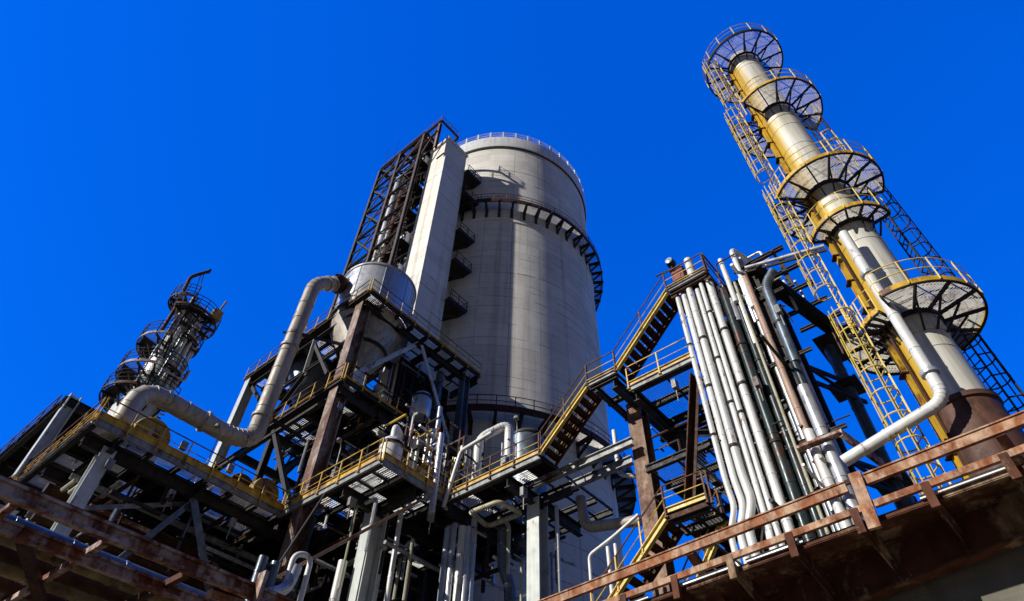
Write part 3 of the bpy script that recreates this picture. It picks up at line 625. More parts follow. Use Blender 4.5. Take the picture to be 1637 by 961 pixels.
# ledge with post and rail at the far right of the tower
MB().box((26.0, 1.4, 24.0), (28.4, 3.4, 24.1)).bar((26, 1.5, 23.9), (28.4, 1.5, 23.9), .1, .2).build('side_ledge', 'dark', pt)
railing(pt, [(28.3, 3.2, 24.1), (28.3, 1.5, 24.1), (26.2, 1.5, 24.1)], 'dark', r=.035)
for z in (16.6, 21.5):
    MB().bar((24.2, 4.0, z), (27.3, 2.6, z), .12, .2).bar((24.2, 4.0, z - .9), (27.3, 2.6, z - .9), .12, .2).bar((24.4, 3.9, z), (26.6, 2.9, z - .9), .1, .14).box((26.2, 2.4, z - .2), (27.6, 3.7, z - .05)).build('pipe_bracket', 'dark', pt)
MB().bar((20.4, 4.6, 15.1), (20.4, 3.1, 15.1), .3, .1).bar((20.4, 3.1, 15.1), (23, 2.3, 14.4), .12, .34).build('pipe_bracket', 'rust', pt)
MB().bar((20.3, 4.7, 13.3), (20.3, 2.9, 13.3), .1, .14).build('pipe_bracket', 'brown', pt)

# bundle of pale pipes in front of the stair top
ordn = ['leftmost', 'second from the left', 'third from the left', 'fourth from the left', 'fifth from the left', 'sixth from the left', 'rightmost']
ys = [7.4, 7.1, 6.74, 6.4, 6.12, 5.76]; rs = [.11, .14, .155, .115, .1, .165]
for i, (y, r) in enumerate(zip(ys, rs)):
    x = 20.45 + (.12 if i % 2 else 0); zt = 25.1 + .1 * (i % 3)
    if i in (0, 1, 2):
        path = [(x, y + .3, 4), (x, y + .3, 13.0), (x, y - .08, 13.9), (x, y, 15.0), (x, y, zt)]
    else: path = [(x, y, 4), (x, y, zt)]
    pipe(f'{ordn[i]} of six pale front pipes beside the upper stair', path, r, 'pipe', .28, 1.9, 'pale pipes in the tall bundle', clamps=((21.9, 17.0), (19.4,), (21.9, 16.2), (20.6, 18.2), (17.5, 23.2), (21.9, 18.8))[i])
for i, y in enumerate((7.2, 6.6, 5.95)):
    pipe(f'{["left", "middle", "right"][i]} one of three thinner pipes behind the pale front bundle', [(20.95, y, 4), (20.95, y, 25.2)], .12, 'pipe', bands=2.6, group='thin pipes behind the bundle')
pipe('short pale vent pipe standing up through the top stair landing', [(20.3, 6.35, 25.75), (20.3, 6.35, 27.1)], .2, 'pipe', bands=0)
bx = MB().box((20.3, 6.75, 25.75), (21.0, 7.35, 26.9)); bx.box((20.25, 6.7, 26.9), (21.05, 7.4, 26.96)); bx.box((20.27, 6.9, 26.1), (20.297, 7.2, 26.6))
tag(bx.build('equipment_box', 'redbox'), 'faded red box on the top stair landing beside the vent pipe', 'box')
fl = thing('floodlight', (20.2, 7.3, 27), 'small floodlight on a bar above the red box at the top landing', 'light')
MB().bar((20.25, 6.8, 26.98), (20.1, 8.1, 26.98), .06, .06).bar((20.2, 7.2, 26.9), (20.2, 7.2, 27.4), .05, .05).build('arm', 'dark', fl)
MB().lathe((20.2, 7.2, 27.45), [(.02, -.22), (.2, -.2), (.24, .1), (.2, .2), (.02, .26)], 14, axis='x').build('housing', 'dark', fl)
MB().lathe((20.0, 7.2, 27.45), [(.0, -.05), (.19, -.03), (.2, .0)], 14, axis='x').build('lens', 'glass', fl)
PT = [ # label, path, r, mat, clamps
 ('tall dark teal pipe just right of the pale bundle', [(20.9, 5.35, 4), (20.9, 5.35, 24.6)], .2, 'green', (21, 16)),
 ('second dark teal pipe, right of the first one in the tower', [(21.1, 4.95, 4), (21.1, 4.95, 24.3)], .16, 'green', (20,)),
 ('thin yellowish pipe between the teal pipes and the tan pipe', [(20.8, 4.72, 4), (20.8, 4.72, 24.6)], .06, 'cream', ()),
 ('slim silver pipe left of the tan pipe in the tower', [(21.1, 4.4, 4), (21.1, 4.4, 24.0)], .1, 'alu', (19.5, 22)),
 ('tan primer pipe running the full height of the pipe tower', [(20.8, 4.18, 13), (20.8, 4.18, 24.8)], .13, 'tan', ()),
 ('bright lower sleeve of the tan pipe, wider and white', [(20.8, 4.12, 4), (20.8, 4.12, 15.9)], .17, 'pipe', ()),
 ('thick blue grey pipe in the upper right of the pipe tower', [(20.9, 3.0, 24.2), (20.9, 3.55, 23.6), (20.9, 3.62, 19.0)], .2, 'bluegrey', (21.2,)),
 ('thin dark pipe under the thick blue grey pipe', [(20.9, 3.66, 19.2), (20.9, 3.66, 17.2)], .15, 'green', ()),
 ('broad silver pipe standing behind the long rusty rail', [(20.9, 3.72, 4), (20.9, 3.72, 17.8)], .22, 'alu', (15.4, 12.5)),
 ('second broad silver pipe behind the white sleeve', [(21.5, 4.55, 4), (21.5, 4.55, 17.5)], .22, 'alu', (14.5,)),
 ('pale pipe curving over the top of the pipe tower', [(20.8, 4.33, 22.6), (20.8, 4.33, 26.8), (22.4, 3.9, 26.9), (22.4, 3.9, 24)], .13, 'pipe', ()),
 ('leaning white pipe stub left of the curving pipe on top', [(20.8, 4.95, 23.4), (20.8, 4.98, 26.5)], .12, 'pipe', ()),
 ('large white elbow pipe near the top of the pipe tower', [(21.4, 4.4, 22.4), (21.4, 4.2, 23.7), (22.0, 3.8, 23.9), (22.9, 3.85, 22.8), (22.9, 3.85, 14)], .12, 'alu', ()),
 ('dark pipe on brackets at the right edge of the tower, clear of the frame', [(26.9, 2.97, 4), (26.9, 2.97, 15.2), (26.9, 2.97, 24.6)], .26, 'bluegrey', (16.6, 21.5)),
 ('wide lower sleeve of the bracketed dark pipe at the right edge', [(26.9, 2.97, 4), (26.9, 2.97, 16)], .36, 'bluegrey', ()),
 ('dark horizontal pipe crossing behind the yellow ladder cage', [(26.6, 3.4, 14.5), (26.6, -4, 14.6)], .24, 'dark', ()),
 ('narrow teal pipe deep in the middle of the pipe tower', [(22, 5.2, 4), (22, 5.2, 24)], .13, 'green', (18,)),
 ('narrow brown pipe deep in the middle of the pipe tower', [(21.6, 5.7, 4), (21.6, 5.7, 24.4)], .09, 'brown', (15,)),
 ('dark pipe loop at the top middle of the pipe tower', [(21, 5.2, 22.4), (21, 5.2, 23.8), (21.2, 4.3, 23.6), (21.9, 4.0, 22), (21.9, 4.0, 12)], .2, 'alu', ()),
]
for lb, path, r, mt, cl in PT: pipe(lb, path, r, mt, clamps=cl)
pipe('long thin pipe bridging from the pipe tower top across to the stack', [(20.6, 4.0, 24.9), (20.9, .7, 24.1)], .09, 'alu', bands=0)
mb = MB().bar((20.7, 4.0, 24.72), (21.0, .7, 23.92), .08, .12); tag(mb.build('pipe_support_beam', 'dark'), 'dark beam under the thin pipe bridging from pipe tower to stack', 'beam')
pipe('long silver pipe down the front of the stack, elbowing towards the pipe tower', [(20.6, -.17, 23.9), (20.6, -.15, 15.0), (20.6, 3.4, 14.2)], .2, 'pipe', .5, 1.7, flanges=(((20.6, -.15, 16.1), (0, 0, 1)), ((20.6, -.16, 21.2), (0, 0, 1))))

# ================================================================== stack
SX, SY = 22.3, -.45; RK = .914
st = thing('process_stack', (SX, SY, 0), 'tall cream and yellow steel stack ringed by mesh platforms and ladder cages', 'stack')
prof = [(RK, 15.6)]
z = 15.6
while z < 44.6:
    z2 = min(z + 2.1, 45.2); prof += [(RK, z2 - .06), (RK + .022, z2 - .04), (RK + .022, z2), (RK, z2 + .02)]; z = z2 + .02
prof += [(RK * .9, 45.6), (0, 45.9)]
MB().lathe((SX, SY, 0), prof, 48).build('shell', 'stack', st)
MB().lathe((SX, SY, 0), [(1.35, 0), (1.35, 7), (1.0, 15.3), (1.08, 15.32), (1.08, 15.5), (RK, 15.58)], 48).build('skirt', 'skirt', st)
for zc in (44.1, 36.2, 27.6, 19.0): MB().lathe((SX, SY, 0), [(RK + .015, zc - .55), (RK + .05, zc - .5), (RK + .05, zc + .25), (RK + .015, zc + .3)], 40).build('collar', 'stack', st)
def platform(z, a0, a1, ro_=2.5, ri=1.0, rim='yellow', nb=None, railm='palerail'):
    a0r, a1r = R(a0), R(a1); n = max(8, int((a1 - a0) / 5)); full = a1 - a0 >= 359
    mb = MB(); mb.lathe((SX, SY, z), [(ro_ - .07, -.12), (ro_, -.12), (ro_, .1), (ro_ - .03, .1), (ro_ - .03, -.09), (ro_ - .07, -.09), (ro_ - .07, -.12)], n, a0r, a1r)
    pf = mb.build('platform', rim, st)
    MB().lathe((SX, SY, z), [(ro_ - .09, -.17), (ro_ - .005, -.17), (ro_ - .005, -.125), (ro_ - .09, -.125), (ro_ - .09, -.17)], n, a0r, a1r).build('rim_angle', 'dark', pf)
    MB().lathe((SX, SY, z), [(ri, -.22), (ri + .08, -.22), (ri + .08, .0), (ri, .0), (ri, -.22)], n, a0r, a1r).build('inner_ring', 'dark', pf)
    g = MB(); x = -ro_
    while x < ro_:                                            # bars along Y, clipped to the annulus sector
        y = -ro_; run = None
        while y <= ro_ + .05:
            r = math.hypot(x, y); an = math.degrees(math.atan2(y, x))
            ok = ri < r < ro_ - .05 and (full or any(a0 <= an + 360 * k <= a1 for k in (-1, 0, 1, 2)))
            if ok and run is None: run = y
            if not ok and run is not None:
                g.quad((SX + x, SY + run, z - .055), (SX + x, SY + y, z - .055), (SX + x, SY + y, z), (SX + x, SY + run, z)); run = None
            y += .06
        x += .07
    for rr in (1.3, 1.6, 1.9, 2.2): 
        if rr < ro_ - .1: g.lathe((SX, SY, z), [(rr, -.03), (rr, -.005)], n, a0r, a1r)
    g.build('grating', 'darkgrate', pf)
    nb = nb or max(3, round((a1 - a0) / 26))
    for k in range(nb + (0 if full else 1)):
        t = a0r + (a1r - a0r) * k / nb
        proto(('plbr', ro_, ri), lambda q: (q.bar((ri, 0, -.14), (ro_ - .04, 0, -.14), .07, .14), q.bar((RK + .01, 0, -1.0), (ro_ * .72, 0, -.22), .06, .07)), 'dark', 'bracket', pf, (SX, SY, z), t)
    mb = MB(); nn = n
    for hh in (.55, 1.08): mb.tube([(SX + (ro_ + .02) * math.cos(a0r + (a1r - a0r) * k / nn), SY + (ro_ + .02) * math.sin(a0r + (a1r - a0r) * k / nn), z + hh) for k in range(nn + 1)], .022, n=5, caps=False)
    rl = mb.build('railing', railm, pf)
    np_ = max(3, round((a1 - a0) / 24))
    for k in range(np_ + (0 if full else 1)):
        t = a0r + (a1r - a0r) * k / np_; p = V((SX + (ro_ + .02) * math.cos(t), SY + (ro_ + .02) * math.sin(t), z)); rl_mb.append((p, pf, railm))
    return pf
rl_mb = []
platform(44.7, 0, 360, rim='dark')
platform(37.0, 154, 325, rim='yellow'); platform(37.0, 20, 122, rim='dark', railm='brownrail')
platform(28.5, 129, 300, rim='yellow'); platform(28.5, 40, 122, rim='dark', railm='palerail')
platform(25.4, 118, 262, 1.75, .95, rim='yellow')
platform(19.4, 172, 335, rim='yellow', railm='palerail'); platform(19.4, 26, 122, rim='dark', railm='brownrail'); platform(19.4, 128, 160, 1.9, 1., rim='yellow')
pm = {}
for p, pf, m_ in rl_mb: proto(('stackpost', m_), lambda q: (q.bar((0, 0, -.1), (0, 0, 1.1), .045, .045),), m_, 'post', pf, p)
def ladder(parent, ang, r0, z0, z1, mat='palerail', cage=True, cz=2.2):
    an = R(ang); o_ = V((math.cos(an), math.sin(an), 0)); tn = V((-o_.y, o_.x, 0)); b0 = V((SX, SY, 0)) + o_ * r0
    mb = MB()
    for s in (-.24, .24): mb.bar(b0 + tn * s + V((0, 0, z0)), b0 + tn * s + V((0, 0, z1)), .06, .06)
    ld_ = mb.build('ladder', mat, parent)
    k = 0
    while z0 + .2 + k * .36 < z1:
        proto(('rung', mat), lambda q: q.bar((0, -.24, 0), (0, .24, 0), .034, .034), mat, 'rung', ld_, b0 + V((0, 0, z0 + .2 + k * .36)), an); k += 1
    if cage:
        cr = .46
        def hoop(q):
            q.tube([(0, -.24, 0)] + [(.34 + cr * math.sin(math.pi * (j / 9)), -cr * math.cos(math.pi * j / 9), 0) for j in range(10)] + [(0, .24, 0)], 0.032, n=5)
        zz = z0 + cz
        while zz < z1 + .01:
            proto(('hoop', mat), hoop, mat, 'hoop', ld_, b0 + V((0, 0, zz)), an); zz += 1.0
        mb = MB()
        for j in (1, 3, 4.5, 6, 8):
            p = b0 + o_ * (.34 + cr * math.sin(math.pi * j / 9)) + tn * (-cr * math.cos(math.pi * j / 9)); mb.bar(p + V((0, 0, z0 + cz)), p + V((0, 0, z1)), .05, .016, up=o_)
        mb.build('cage_strap', mat, ld_)
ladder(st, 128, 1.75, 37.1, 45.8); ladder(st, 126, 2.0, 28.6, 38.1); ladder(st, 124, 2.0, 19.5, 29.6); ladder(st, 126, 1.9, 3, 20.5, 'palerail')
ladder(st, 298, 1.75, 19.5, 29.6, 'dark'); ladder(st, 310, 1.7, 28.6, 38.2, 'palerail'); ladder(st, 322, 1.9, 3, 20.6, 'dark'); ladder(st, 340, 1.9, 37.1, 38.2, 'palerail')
t_ = R(118); o_ = V((math.cos(t_), math.sin(t_), 0))
p = V((SX, SY, 0)) + o_ * (RK + .16); MB().bar(p + V((0, 0, 5)), p + V((0, 0, 44.4)), .3, .16, up=o_).build('cable_tray', 'yellow', st)
for j, aa in enumerate((106, 132)):
    o2 = V((math.cos(R(aa)), math.sin(R(aa)), 0)); p = V((SX, SY, 0)) + o2 * (RK + .13); MB().tube([p + V((0, 0, 4)), p + V((0, 0, 43.6 - 14 * j))], .06, n=8).build('conduit', 'yellow' if j == 0 else 'brown', st)
for k in range(22):
    q = V((SX, SY, 0)) + o_ * (RK + .04); MB().bar(q + V((0, 0, 7 + 1.7 * k)), q + o_ * .35 + V((0, 0, 7 + 1.7 * k)), .4, .06).build('tray_bracket', 'brown', st)

# ================================================================== distillation tower at the far left
DX, DY = 9.25, 41.0; RT = .95
dt = thing('distillation_tower', (DX, DY, 19.7), 'slender grey tower with half ring platforms and a crooked vent pipe, far left', 'tower')
MB().lathe((DX, DY, 0), [(RT + .5, 19.8), (RT + .5, 27.6), (RT, 29.2), (RT, 37.4), (RT * .8, 37.9), (0, 38.2)], 32).build('shell', 'column', dt)
MB().lathe((DX, DY, 0), [(RT + .01, 30.2), (RT + .05, 30.2), (RT + .05, 32.8), (RT + .01, 32.8)], 32).build('cladding', 'pipe', dt)
def half(cxx, cyy, z, a0, a1, ro_, ri, mat='dark', rim='brown', bar='darkgrate'):
    a0r, a1r = R(a0), R(a1); n = max(8, int((a1 - a0) / 6))
    mb = MB(); mb.lathe((cxx, cyy, z), [(ro_ - .08, -.12), (ro_, -.12), (ro_, .08), (ro_ - .04, .08), (ro_ - .04, -.08), (ro_ - .08, -.12)], n, a0r, a1r)
    pf = mb.build('platform', rim, dt)
    MB().lathe((cxx, cyy, z), [(ri + .25, -.1), (ro_ - .2, -.1), (ro_ - .2, -.06), (ri + .25, -.06)], n, a0r, a0r + (a1r - a0r) * .55).build('floor_plate', 'dark', pf)
    g = MB()
    for k in range(n * 3):
        t = a0r + (a1r - a0r) * (k + .5) / (n * 3)
        if k % 2: continue
        c_, s_ = math.cos(t), math.sin(t); g.quad((cxx + ri * c_, cyy + ri * s_, z - .05), (cxx + ro_ * c_, cyy + ro_ * s_, z - .05), (cxx + ro_ * c_, cyy + ro_ * s_, z), (cxx + ri * c_, cyy + ri * s_, z))
    g.build('grating', bar, pf)
    nb = max(3, round((a1 - a0) / 30))
    for k in range(nb + 1):
        t = a0r + (a1r - a0r) * k / nb
        proto(('dtbr', ro_, ri), lambda q: (q.bar((ri, 0, -.15), (ro_ - .05, 0, -.15), .1, .16), q.bar((ri, 0, -1.3), (ro_ * .8, 0, -.24), .1, .1)), 'dark', 'bracket', pf, (cxx, cyy, z), t)
    mb = MB()
    for hh in (.4, .75, 1.1): mb.tube([(cxx + ro_ * math.cos(a0r + (a1r - a0r) * k / n), cyy + ro_ * math.sin(a0r + (a1r - a0r) * k / n), z + hh) for k in range(n + 1)], .03, n=5, caps=False)
    for k in range(nb + 1):
        t = a0r + (a1r - a0r) * k / nb; p = V((cxx + ro_ * math.cos(t), cyy + ro_ * math.sin(t), z)); mb.bar(p, p + V((0, 0, 1.1)), .06, .06)
    mb.build('railing', 'dark', pf)
half(DX, DY, 36.6, -150, 40, 2.0, 1.0); half(DX - .5, DY + .2, 37.9, 90, 260, 1.5, .4)
half(DX, DY, 33.2, 105, 245, 2.3, 1.0, rim='palecol'); half(DX, DY, 30.4, 105, 245, 2.4, 1.0, rim='palecol')
half(DX, DY, 34.2, -100, 10, 1.6, 1.0); half(DX, DY, 31.2, -100, 10, 1.6, 1.0); half(DX, DY, 28.4, 110, 300, 2.5, 1.3)
MB().tube([(7.9, 40.8, 34.5), (7.9, 40.8, 37), (7.64, 40.85, 40.2), (7.9, 40.8, 40.75), (8.6, 40.7, 41.8)], .14, .4, 12).build('vent_pipe', 'brown', dt)
MB().lathe((8.6, 40.7, 41.8), [(.24, -.06), (.24, .06), (.1, .06)], 12, axis='x').build('flange', 'dark', dt)
for k, (dx, dy) in enumerate(((.2, -1.15), (.6, -1.1), (.95, -.9), (-.15, -1.2))):
    MB().tube([(DX + dx, DY + dy, 27), (DX + dx, DY + dy, 36.4 - .7 * k)], .12, .4, 8, 1.5).build('riser_pipe', ('pipe', 'pipe', 'alu', 'bluegrey')[k], dt)
mb = MB()
for s in (-.22, .22): mb.bar((DX - .5 + s, DY - 1.15, 28), (DX - .5 + s, DY - 1.15, 38.5), .05, .05)
ldr = mb.build('ladder', 'dark', dt)
for k in range(28): proto('dtrung', lambda q: q.bar((-.22, 0, 0), (.22, 0, 0), .04, .04), 'dark', 'rung', ldr, (DX - .5, DY - 1.15, 28.2 + .36 * k))
MB().bar((8.6, 40.6, 38), (8.2, 40.75, 41.0), .05, .05).bar((8.9, 40.6, 38), (8.35, 40.74, 41.3), .05, .05).build('stay', 'brownrail', dt)
MB().box((DX + .8, DY - 1.8, 36.7), (DX + 1.5, DY - .9, 37.6)).bar((DX + 1.2, DY - 1.4, 37.6), (DX + 1.35, DY - 1.5, 39), .14, .14).build('davit', 'drumyel', dt)

# ================================================================== equipment on the decks
def motor(label, x, y, z, r, ln, mat='drumyel', hub='rust'):
    t = thing('blower', (x, y, z), label, 'machine')
    MB().lathe((x, y, z), [(.05, -.02), (r * .95, 0), (r, .08), (r, ln * .5), (r * .8, ln * .55), (r * .8, ln), (.05, ln + .04)], 28, axis='y').build('casing', mat, t)
    MB().lathe((x, y, z), [(.0, -.16), (r * .33, -.14), (r * .36, -.02)], 20, axis='y').build('hub', hub, t)
    MB().box((x - r * .8, y + .2, z - r - .5), (x + r * .8, y + ln, z - r * .75)).build('foot', 'dark', t)
motor('round ochre blower with rusty hub under the beige duct at the gallery corner', 8.35, 31.6, 21.2, .98, 1.1)
motor('round ochre blower at the inner gallery corner beside the rusty column', 15.0, 31.0, 20.9, .85, 1.0)
motor('grey round blower left of the ochre one at the inner gallery corner', 13.9, 31.8, 21.0, .8, 1.0, 'brown', 'dark')
def vessel(label, x, y, z0, z1, r, mat, cat='vessel'):
    t = thing('process_vessel', (x, y, z0), label, cat)
    MB().lathe((x, y, 0), [(0.02, z0), (r * .8, z0 + .05), (r, z0 + .3), (r, z1 - .3), (r * .8, z1 - .08), (.02, z1)], 28).build('shell', mat, t)
    MB().lathe((x, y, 0), [(r + .01, z1 - .5), (r + .06, z1 - .5), (r + .06, z1 - .36), (r + .01, z1 - .36)], 28).build('band', 'dark', t)
    for a in (40, 160, 280): MB().bar((x + r * .7 * math.cos(R(a)), y + r * .7 * math.sin(R(a)), z0 - .4), (x + r * .7 * math.cos(R(a)), y + r * .7 * math.sin(R(a)), z0 + .3), .1, .1).build('leg', 'dark', t)
    return t
vessel('small white and grey vessel on the front yellow platform', 17.2, 23.4, 20.1, 22.2, .62, 'pipe')
pipe('curved pale pipe leaving the top of the front platform vessel', [(17.2, 23.4, 22.1), (17.2, 23.4, 23.2), (18.4, 24.2, 23.3), (18.6, 24.6, 21)], .18, 'pipe')
vessel('squat silver tank under the middle deck of the hopper frame', 21.6, 27.0, 28.1, 30.1, .7, 'alu')
vessel('tall grey vessel behind the white pipe loop, in front of the silo', 26.6, 21.8, 19, 27.2, 1.2, 'bluegrey')
pipe('blue silver vertical pipe behind the right brace of the hopper frame', [(24.5, 28.9, 20), (24.5, 28.9, 35.2)], .3, 'bluegrey', bands=2)
pipe('white pipe loop bent like an upside down U beside the silo', [(22.3, 22.0, 6), (22.3, 22.0, 24.6), (23.4, 20.6, 25.7), (23.4, 20.6, 19.9)], .27, 'pipe', .7, 2.2)
for i, (x, y, r, zt) in enumerate(((22.0, 23.4, .2, 23.6), (22.0, 22.9, .22, 24.2), (22.0, 22.45, .14, 23.8))):
    pipe(f'{["leftmost", "middle", "rightmost"][i]} of three upright white pipes left of the white pipe loop', [(x, y, 19.2), (x, y, zt)], r, 'pipe', group='upright white pipes by the loop')
pipe('grey handrail shaped pipe with two bends at the platform notch', [(20.0, 18.8, 22.2), (20.0, 21.0, 22.0), (20.0, 21.9, 19.0)], .11, 'pipe', .25, 0)
for i, (x, y, r, zt, mt) in enumerate(((20.85, 22.3, .17, 18.3, 'alu'), (21.0, 22.0, .15, 18.5, 'alu'), (21.3, 21.7, .2, 18.4, 'pipe'), (21.5, 21.45, .16, 18.4, 'alu'), (21.7, 21.25, .07, 17.6, 'alu'))):
    pipe(f'{ordn[i] if i < 4 else "thin rightmost"} of the five silver downpipes below the right platform', [(x, y, 0), (x, y, zt)], r, mt, group='silver downpipes below the platform', bands=3)
pipe('kinked grey downpipe left of the pale stair platform column', [(23.0, 20.5, 19), (23.0, 20.4, 16.7), (23.4, 20.2, 15.6), (23.4, 20.2, 0)], .28, 'bluegrey', .5)
pipe('slim white downpipe hanging below the front platform notch', [(18.85, 23.75, 18.9), (18.85, 23.75, 0)], .13, 'pipe', bands=1.8)
pipe('thick pale downpipe right behind the front platform column', [(19.4, 25.6, 17.6), (19.4, 25.6, 0)], .24, 'pipe', bands=1.8)
pipe('silver pipe stub hanging through the front platform edge', [(19.35, 22.0, 23.2), (19.35, 22.0, 18.4)], .17, 'alu', bands=1.2)
pipe('thin pale pipe against the front platform column left side', [(17.3, 25.6, 16.2), (17.3, 25.6, 0)], .22, 'pipe', bands=2)
pipe('square cream pipe ring hung below the narrow platform', [(20.75, 20.6, 18.6), (20.85, 18.9, 18.6), (22.4, 18.7, 18.6), (22.3, 20.9, 18.6), (20.75, 20.65, 18.6)], .13, 'cream', .3, 0)
pipe('beige sloping pipe with a dark elbow in front of the silo', [(24.0, 16.2, 19.3), (24.0, 16.0, 17.6), (24.4, 13.2, 17.2)], .26, 'duct', .5, 1.8)
pipe('slender white pipe dropping beside the silo edge under the landing', [(23.6, 13.6, 22), (23.6, 13.6, 19.4), (24.0, 12.9, 19.2)], .12, 'pipe', .3, 1.2)
pipe('thin white bent rail pipe in front of the silo at bottom', [(20.2, 13.4, 4), (20.2, 13.4, 13.9), (20.2, 12.2, 14.3), (20.2, 11.0, 14.8)], .07, 'pipe', .2, 0)
for i, y in enumerate((12.55, 12.2)): pipe(f'{["left", "right"][i]} of two thin upright pipes under the bent rail pipe', [(20.25, y, 4), (20.25, y, 14.0)], .08, 'pipe', bands=0, group='thin upright pipes under the rail')
pipe('slim white standpipe with joints right of the pale stair platform column', [(23.3, 17.2, 18.9), (23.3, 17.2, 2)], .1, 'pipe', bands=1.2)
# bottom middle U bend group
pipe('white U bend pipe arching at the bottom left of the front column', [(13.75, 24, 13), (13.75, 24, 14.7), (14.6, 24, 14.9), (14.6, 24, 6)], .12, 'pipe', .45, 0)
pipe('fat silver elbow pipe below the U bend', [(12.7, 24, 12.5), (13.9, 24, 13.2), (14.0, 24, 14.2)], .25, 'alu', .5, 0)
for i, x in enumerate((12.55, 13.15)): pipe(f'{["left", "right"][i]} blue tinted upright pipe stub left of the U bend', [(x, 24.2, 9), (x, 24.2, 14.1)], .2, 'bluegrey', bands=.7, group='blue tinted pipe stubs')
pipe('dark bellied pipe between the two blue tinted stubs', [(12.85, 24.4, 9), (12.85, 24.4, 13.9)], .22, 'dark', bands=0)
pipe('yellow gas pipe arch low beside the front column', [(18.0, 22.8, 12.2), (18.0, 22.8, 13.2), (20.4, 22.6, 13.4), (21.4, 22.4, 12.6)], .14, 'drumyel', .4, 0)

# valves and manifold on the front platform's right end
def valve(label, x, y, z, mat='fascia', wheel='drumyel'):
    t = thing('valve', (x, y, z), label, 'valve', 'valves on the manifold')
    mb = MB().lathe((x, y, z), [(.05, -.3), (.18, -.3), (.18, -.24), (.1, -.2), (.15, 0), (.1, .2), (.18, .24), (.18, .3), (.05, .3)], 12); mb.build('body', mat, t)
    MB().bar((x, y, z), (x - .45, y - .1, z + .05), .06, .06).build('spindle', 'dark', t)
    mb = MB(); mb.tube([(x - .45, y - .1 + .2 * math.cos(k * math.pi / 5), z + .05 + .2 * math.sin(k * math.pi / 5)) for k in range(11)], .03, n=5, caps=False); mb.bar((x - .45, y - .3, z + .05), (x - .45, y + .1, z + .05), .03, .03); mb.build('handwheel', wheel, t)
vs = [('grey', 'fascia', 'yellow'), ('rusty', 'rust', 'rust'), ('pale', 'pipe', 'dark')]
vp = [(19.2, 22.5, 21.0), (19.7, 22.7, 22.3), (20.0, 23.4, 20.7), (18.8, 23.0, 22.8), (20.6, 23.2, 22.0), (20.4, 22.6, 21.2), (21.0, 24.0, 23.0)]
vw = ['lowest on the left of the manifold', 'high in the middle of the manifold', 'low in the middle of the manifold', 'topmost on the left of the manifold', 'on the right of the manifold', 'between the platform notch and the manifold', 'at the back of the manifold']
for i, (p, w_) in enumerate(zip(vp, vw)):
    s = vs[i % 3]; valve(f'{s[0]} valve with hand wheel {w_}', *p, s[1], s[2])
mf = [('thin yellow pipe at the left of the valve manifold', [(19.0, 22.7, 19.8), (19.0, 22.7, 22.4), (20.6, 22.9, 22.6)], .05, 'yellowrail'),
      ('thin pale pipe crossing the top of the valve manifold', [(18.2, 22.6, 23.4), (20.8, 23, 23.6), (20.8, 23, 20)], .07, 'pipe'),
      ('rusty pipe rising through the valve manifold', [(19.5, 22.4, 19.8), (19.5, 22.4, 23.9)], .08, 'rust'),
      ('yellow pipe low along the valve manifold', [(18.4, 22.5, 20.4), (21.2, 22.7, 20.5)], .06, 'yellow'),
      ('white pipe standing left in the valve manifold', [(18.5, 23.2, 19.8), (18.5, 23.2, 23)], .14, 'pipe'),
      ('second white pipe standing in the valve manifold', [(18.95, 23.4, 19.8), (18.95, 23.4, 23.2)], .12, 'pipe'),
      ('white pipe at the middle of the valve manifold', [(20.1, 23.6, 19.8), (20.1, 23.6, 24.4)], .13, 'alu'),
      ('dark rack pipe behind the valve manifold', [(18, 25, 23.2), (24, 25, 23.6)], .2, 'dark'),
      ('silver bent pipe above the manifold', [(20.6, 24.6, 22), (20.6, 24.6, 25.4), (21.6, 25, 26), (21.6, 25, 28)], .16, 'alu'),
      ('thin brown pipe leaning over the manifold', [(20.2, 22.4, 19.9), (20.5, 22.6, 23.6)], .05, 'brown'),
      ('yellow upright pipe right in the manifold', [(20.75, 22.35, 19.9), (20.75, 22.35, 22.6)], .055, 'yellowrail'),
      ('second yellow upright pipe right in the manifold', [(21.0, 22.3, 19.9), (21.0, 22.3, 22.2)], .055, 'yellowrail')]
for lb, p, r, mt in mf: pipe(lb, p, r, mt, bands=0, bend=.3)
mr = thing('manifold_rack', (20, 24, 19.7), 'small dark steel rack holding the valves and thin pipes at the platform notch', 'rack')
for x, y in ((18.3, 23.8), (21.6, 23.8), (21.6, 22.5)): MB().bar((x, y, 19.7), (x, y, 24.6), .12, .12).build('post', 'brown', mr)
for z in (21.4, 23.0, 24.5): MB().bar((18.2, 23.8, z), (21.7, 23.8, z), .12, .14).bar((21.6, 22.4, z), (21.6, 23.9, z), .1, .12).build('crossbar', 'dark', mr)

# dark pipes under the gallery
ug = [('upper', 10.5, 33.5, 17.6, .26), ('middle', 12, 36.5, 16.6, .32), ('lower', 9.8, 32.4, 15.8, .2), ('rearmost', 14, 40, 17.2, .36)]
for lb, x, y, z, r in ug:
    pipe(f'{lb} dark pipe running along under the left gallery floor', [(5.8, y, z), (18.0, y, z - .05)], r, 'brown' if r < .3 else 'dark', bands=2.5, group='dark pipes under the gallery')
for i, (x, y) in enumerate(((9.6, 33.2), (14.4, 33.8), (17.2, 31.5))):
    pipe(f'{["left", "middle", "right"][i]} thin dark hanger pipe dropping from the gallery floor', [(x, y, 19), (x + .3, y, 8)], .1, 'dark', bands=0, group='hanger pipes under the gallery')
hd = thing('hanging_bracket', (16, 27, 16), 'dark dented hood plate hanging at the lower end of the thin tie rod', 'bracket')
MB().bar((12.4, 25.3, 13.3), (14.6, 24.6, 13.9), .7, .1).bar((12.4, 25.3, 13.25), (14.6, 24.6, 13.8), .1, .3).build('plate', 'dark', hd)
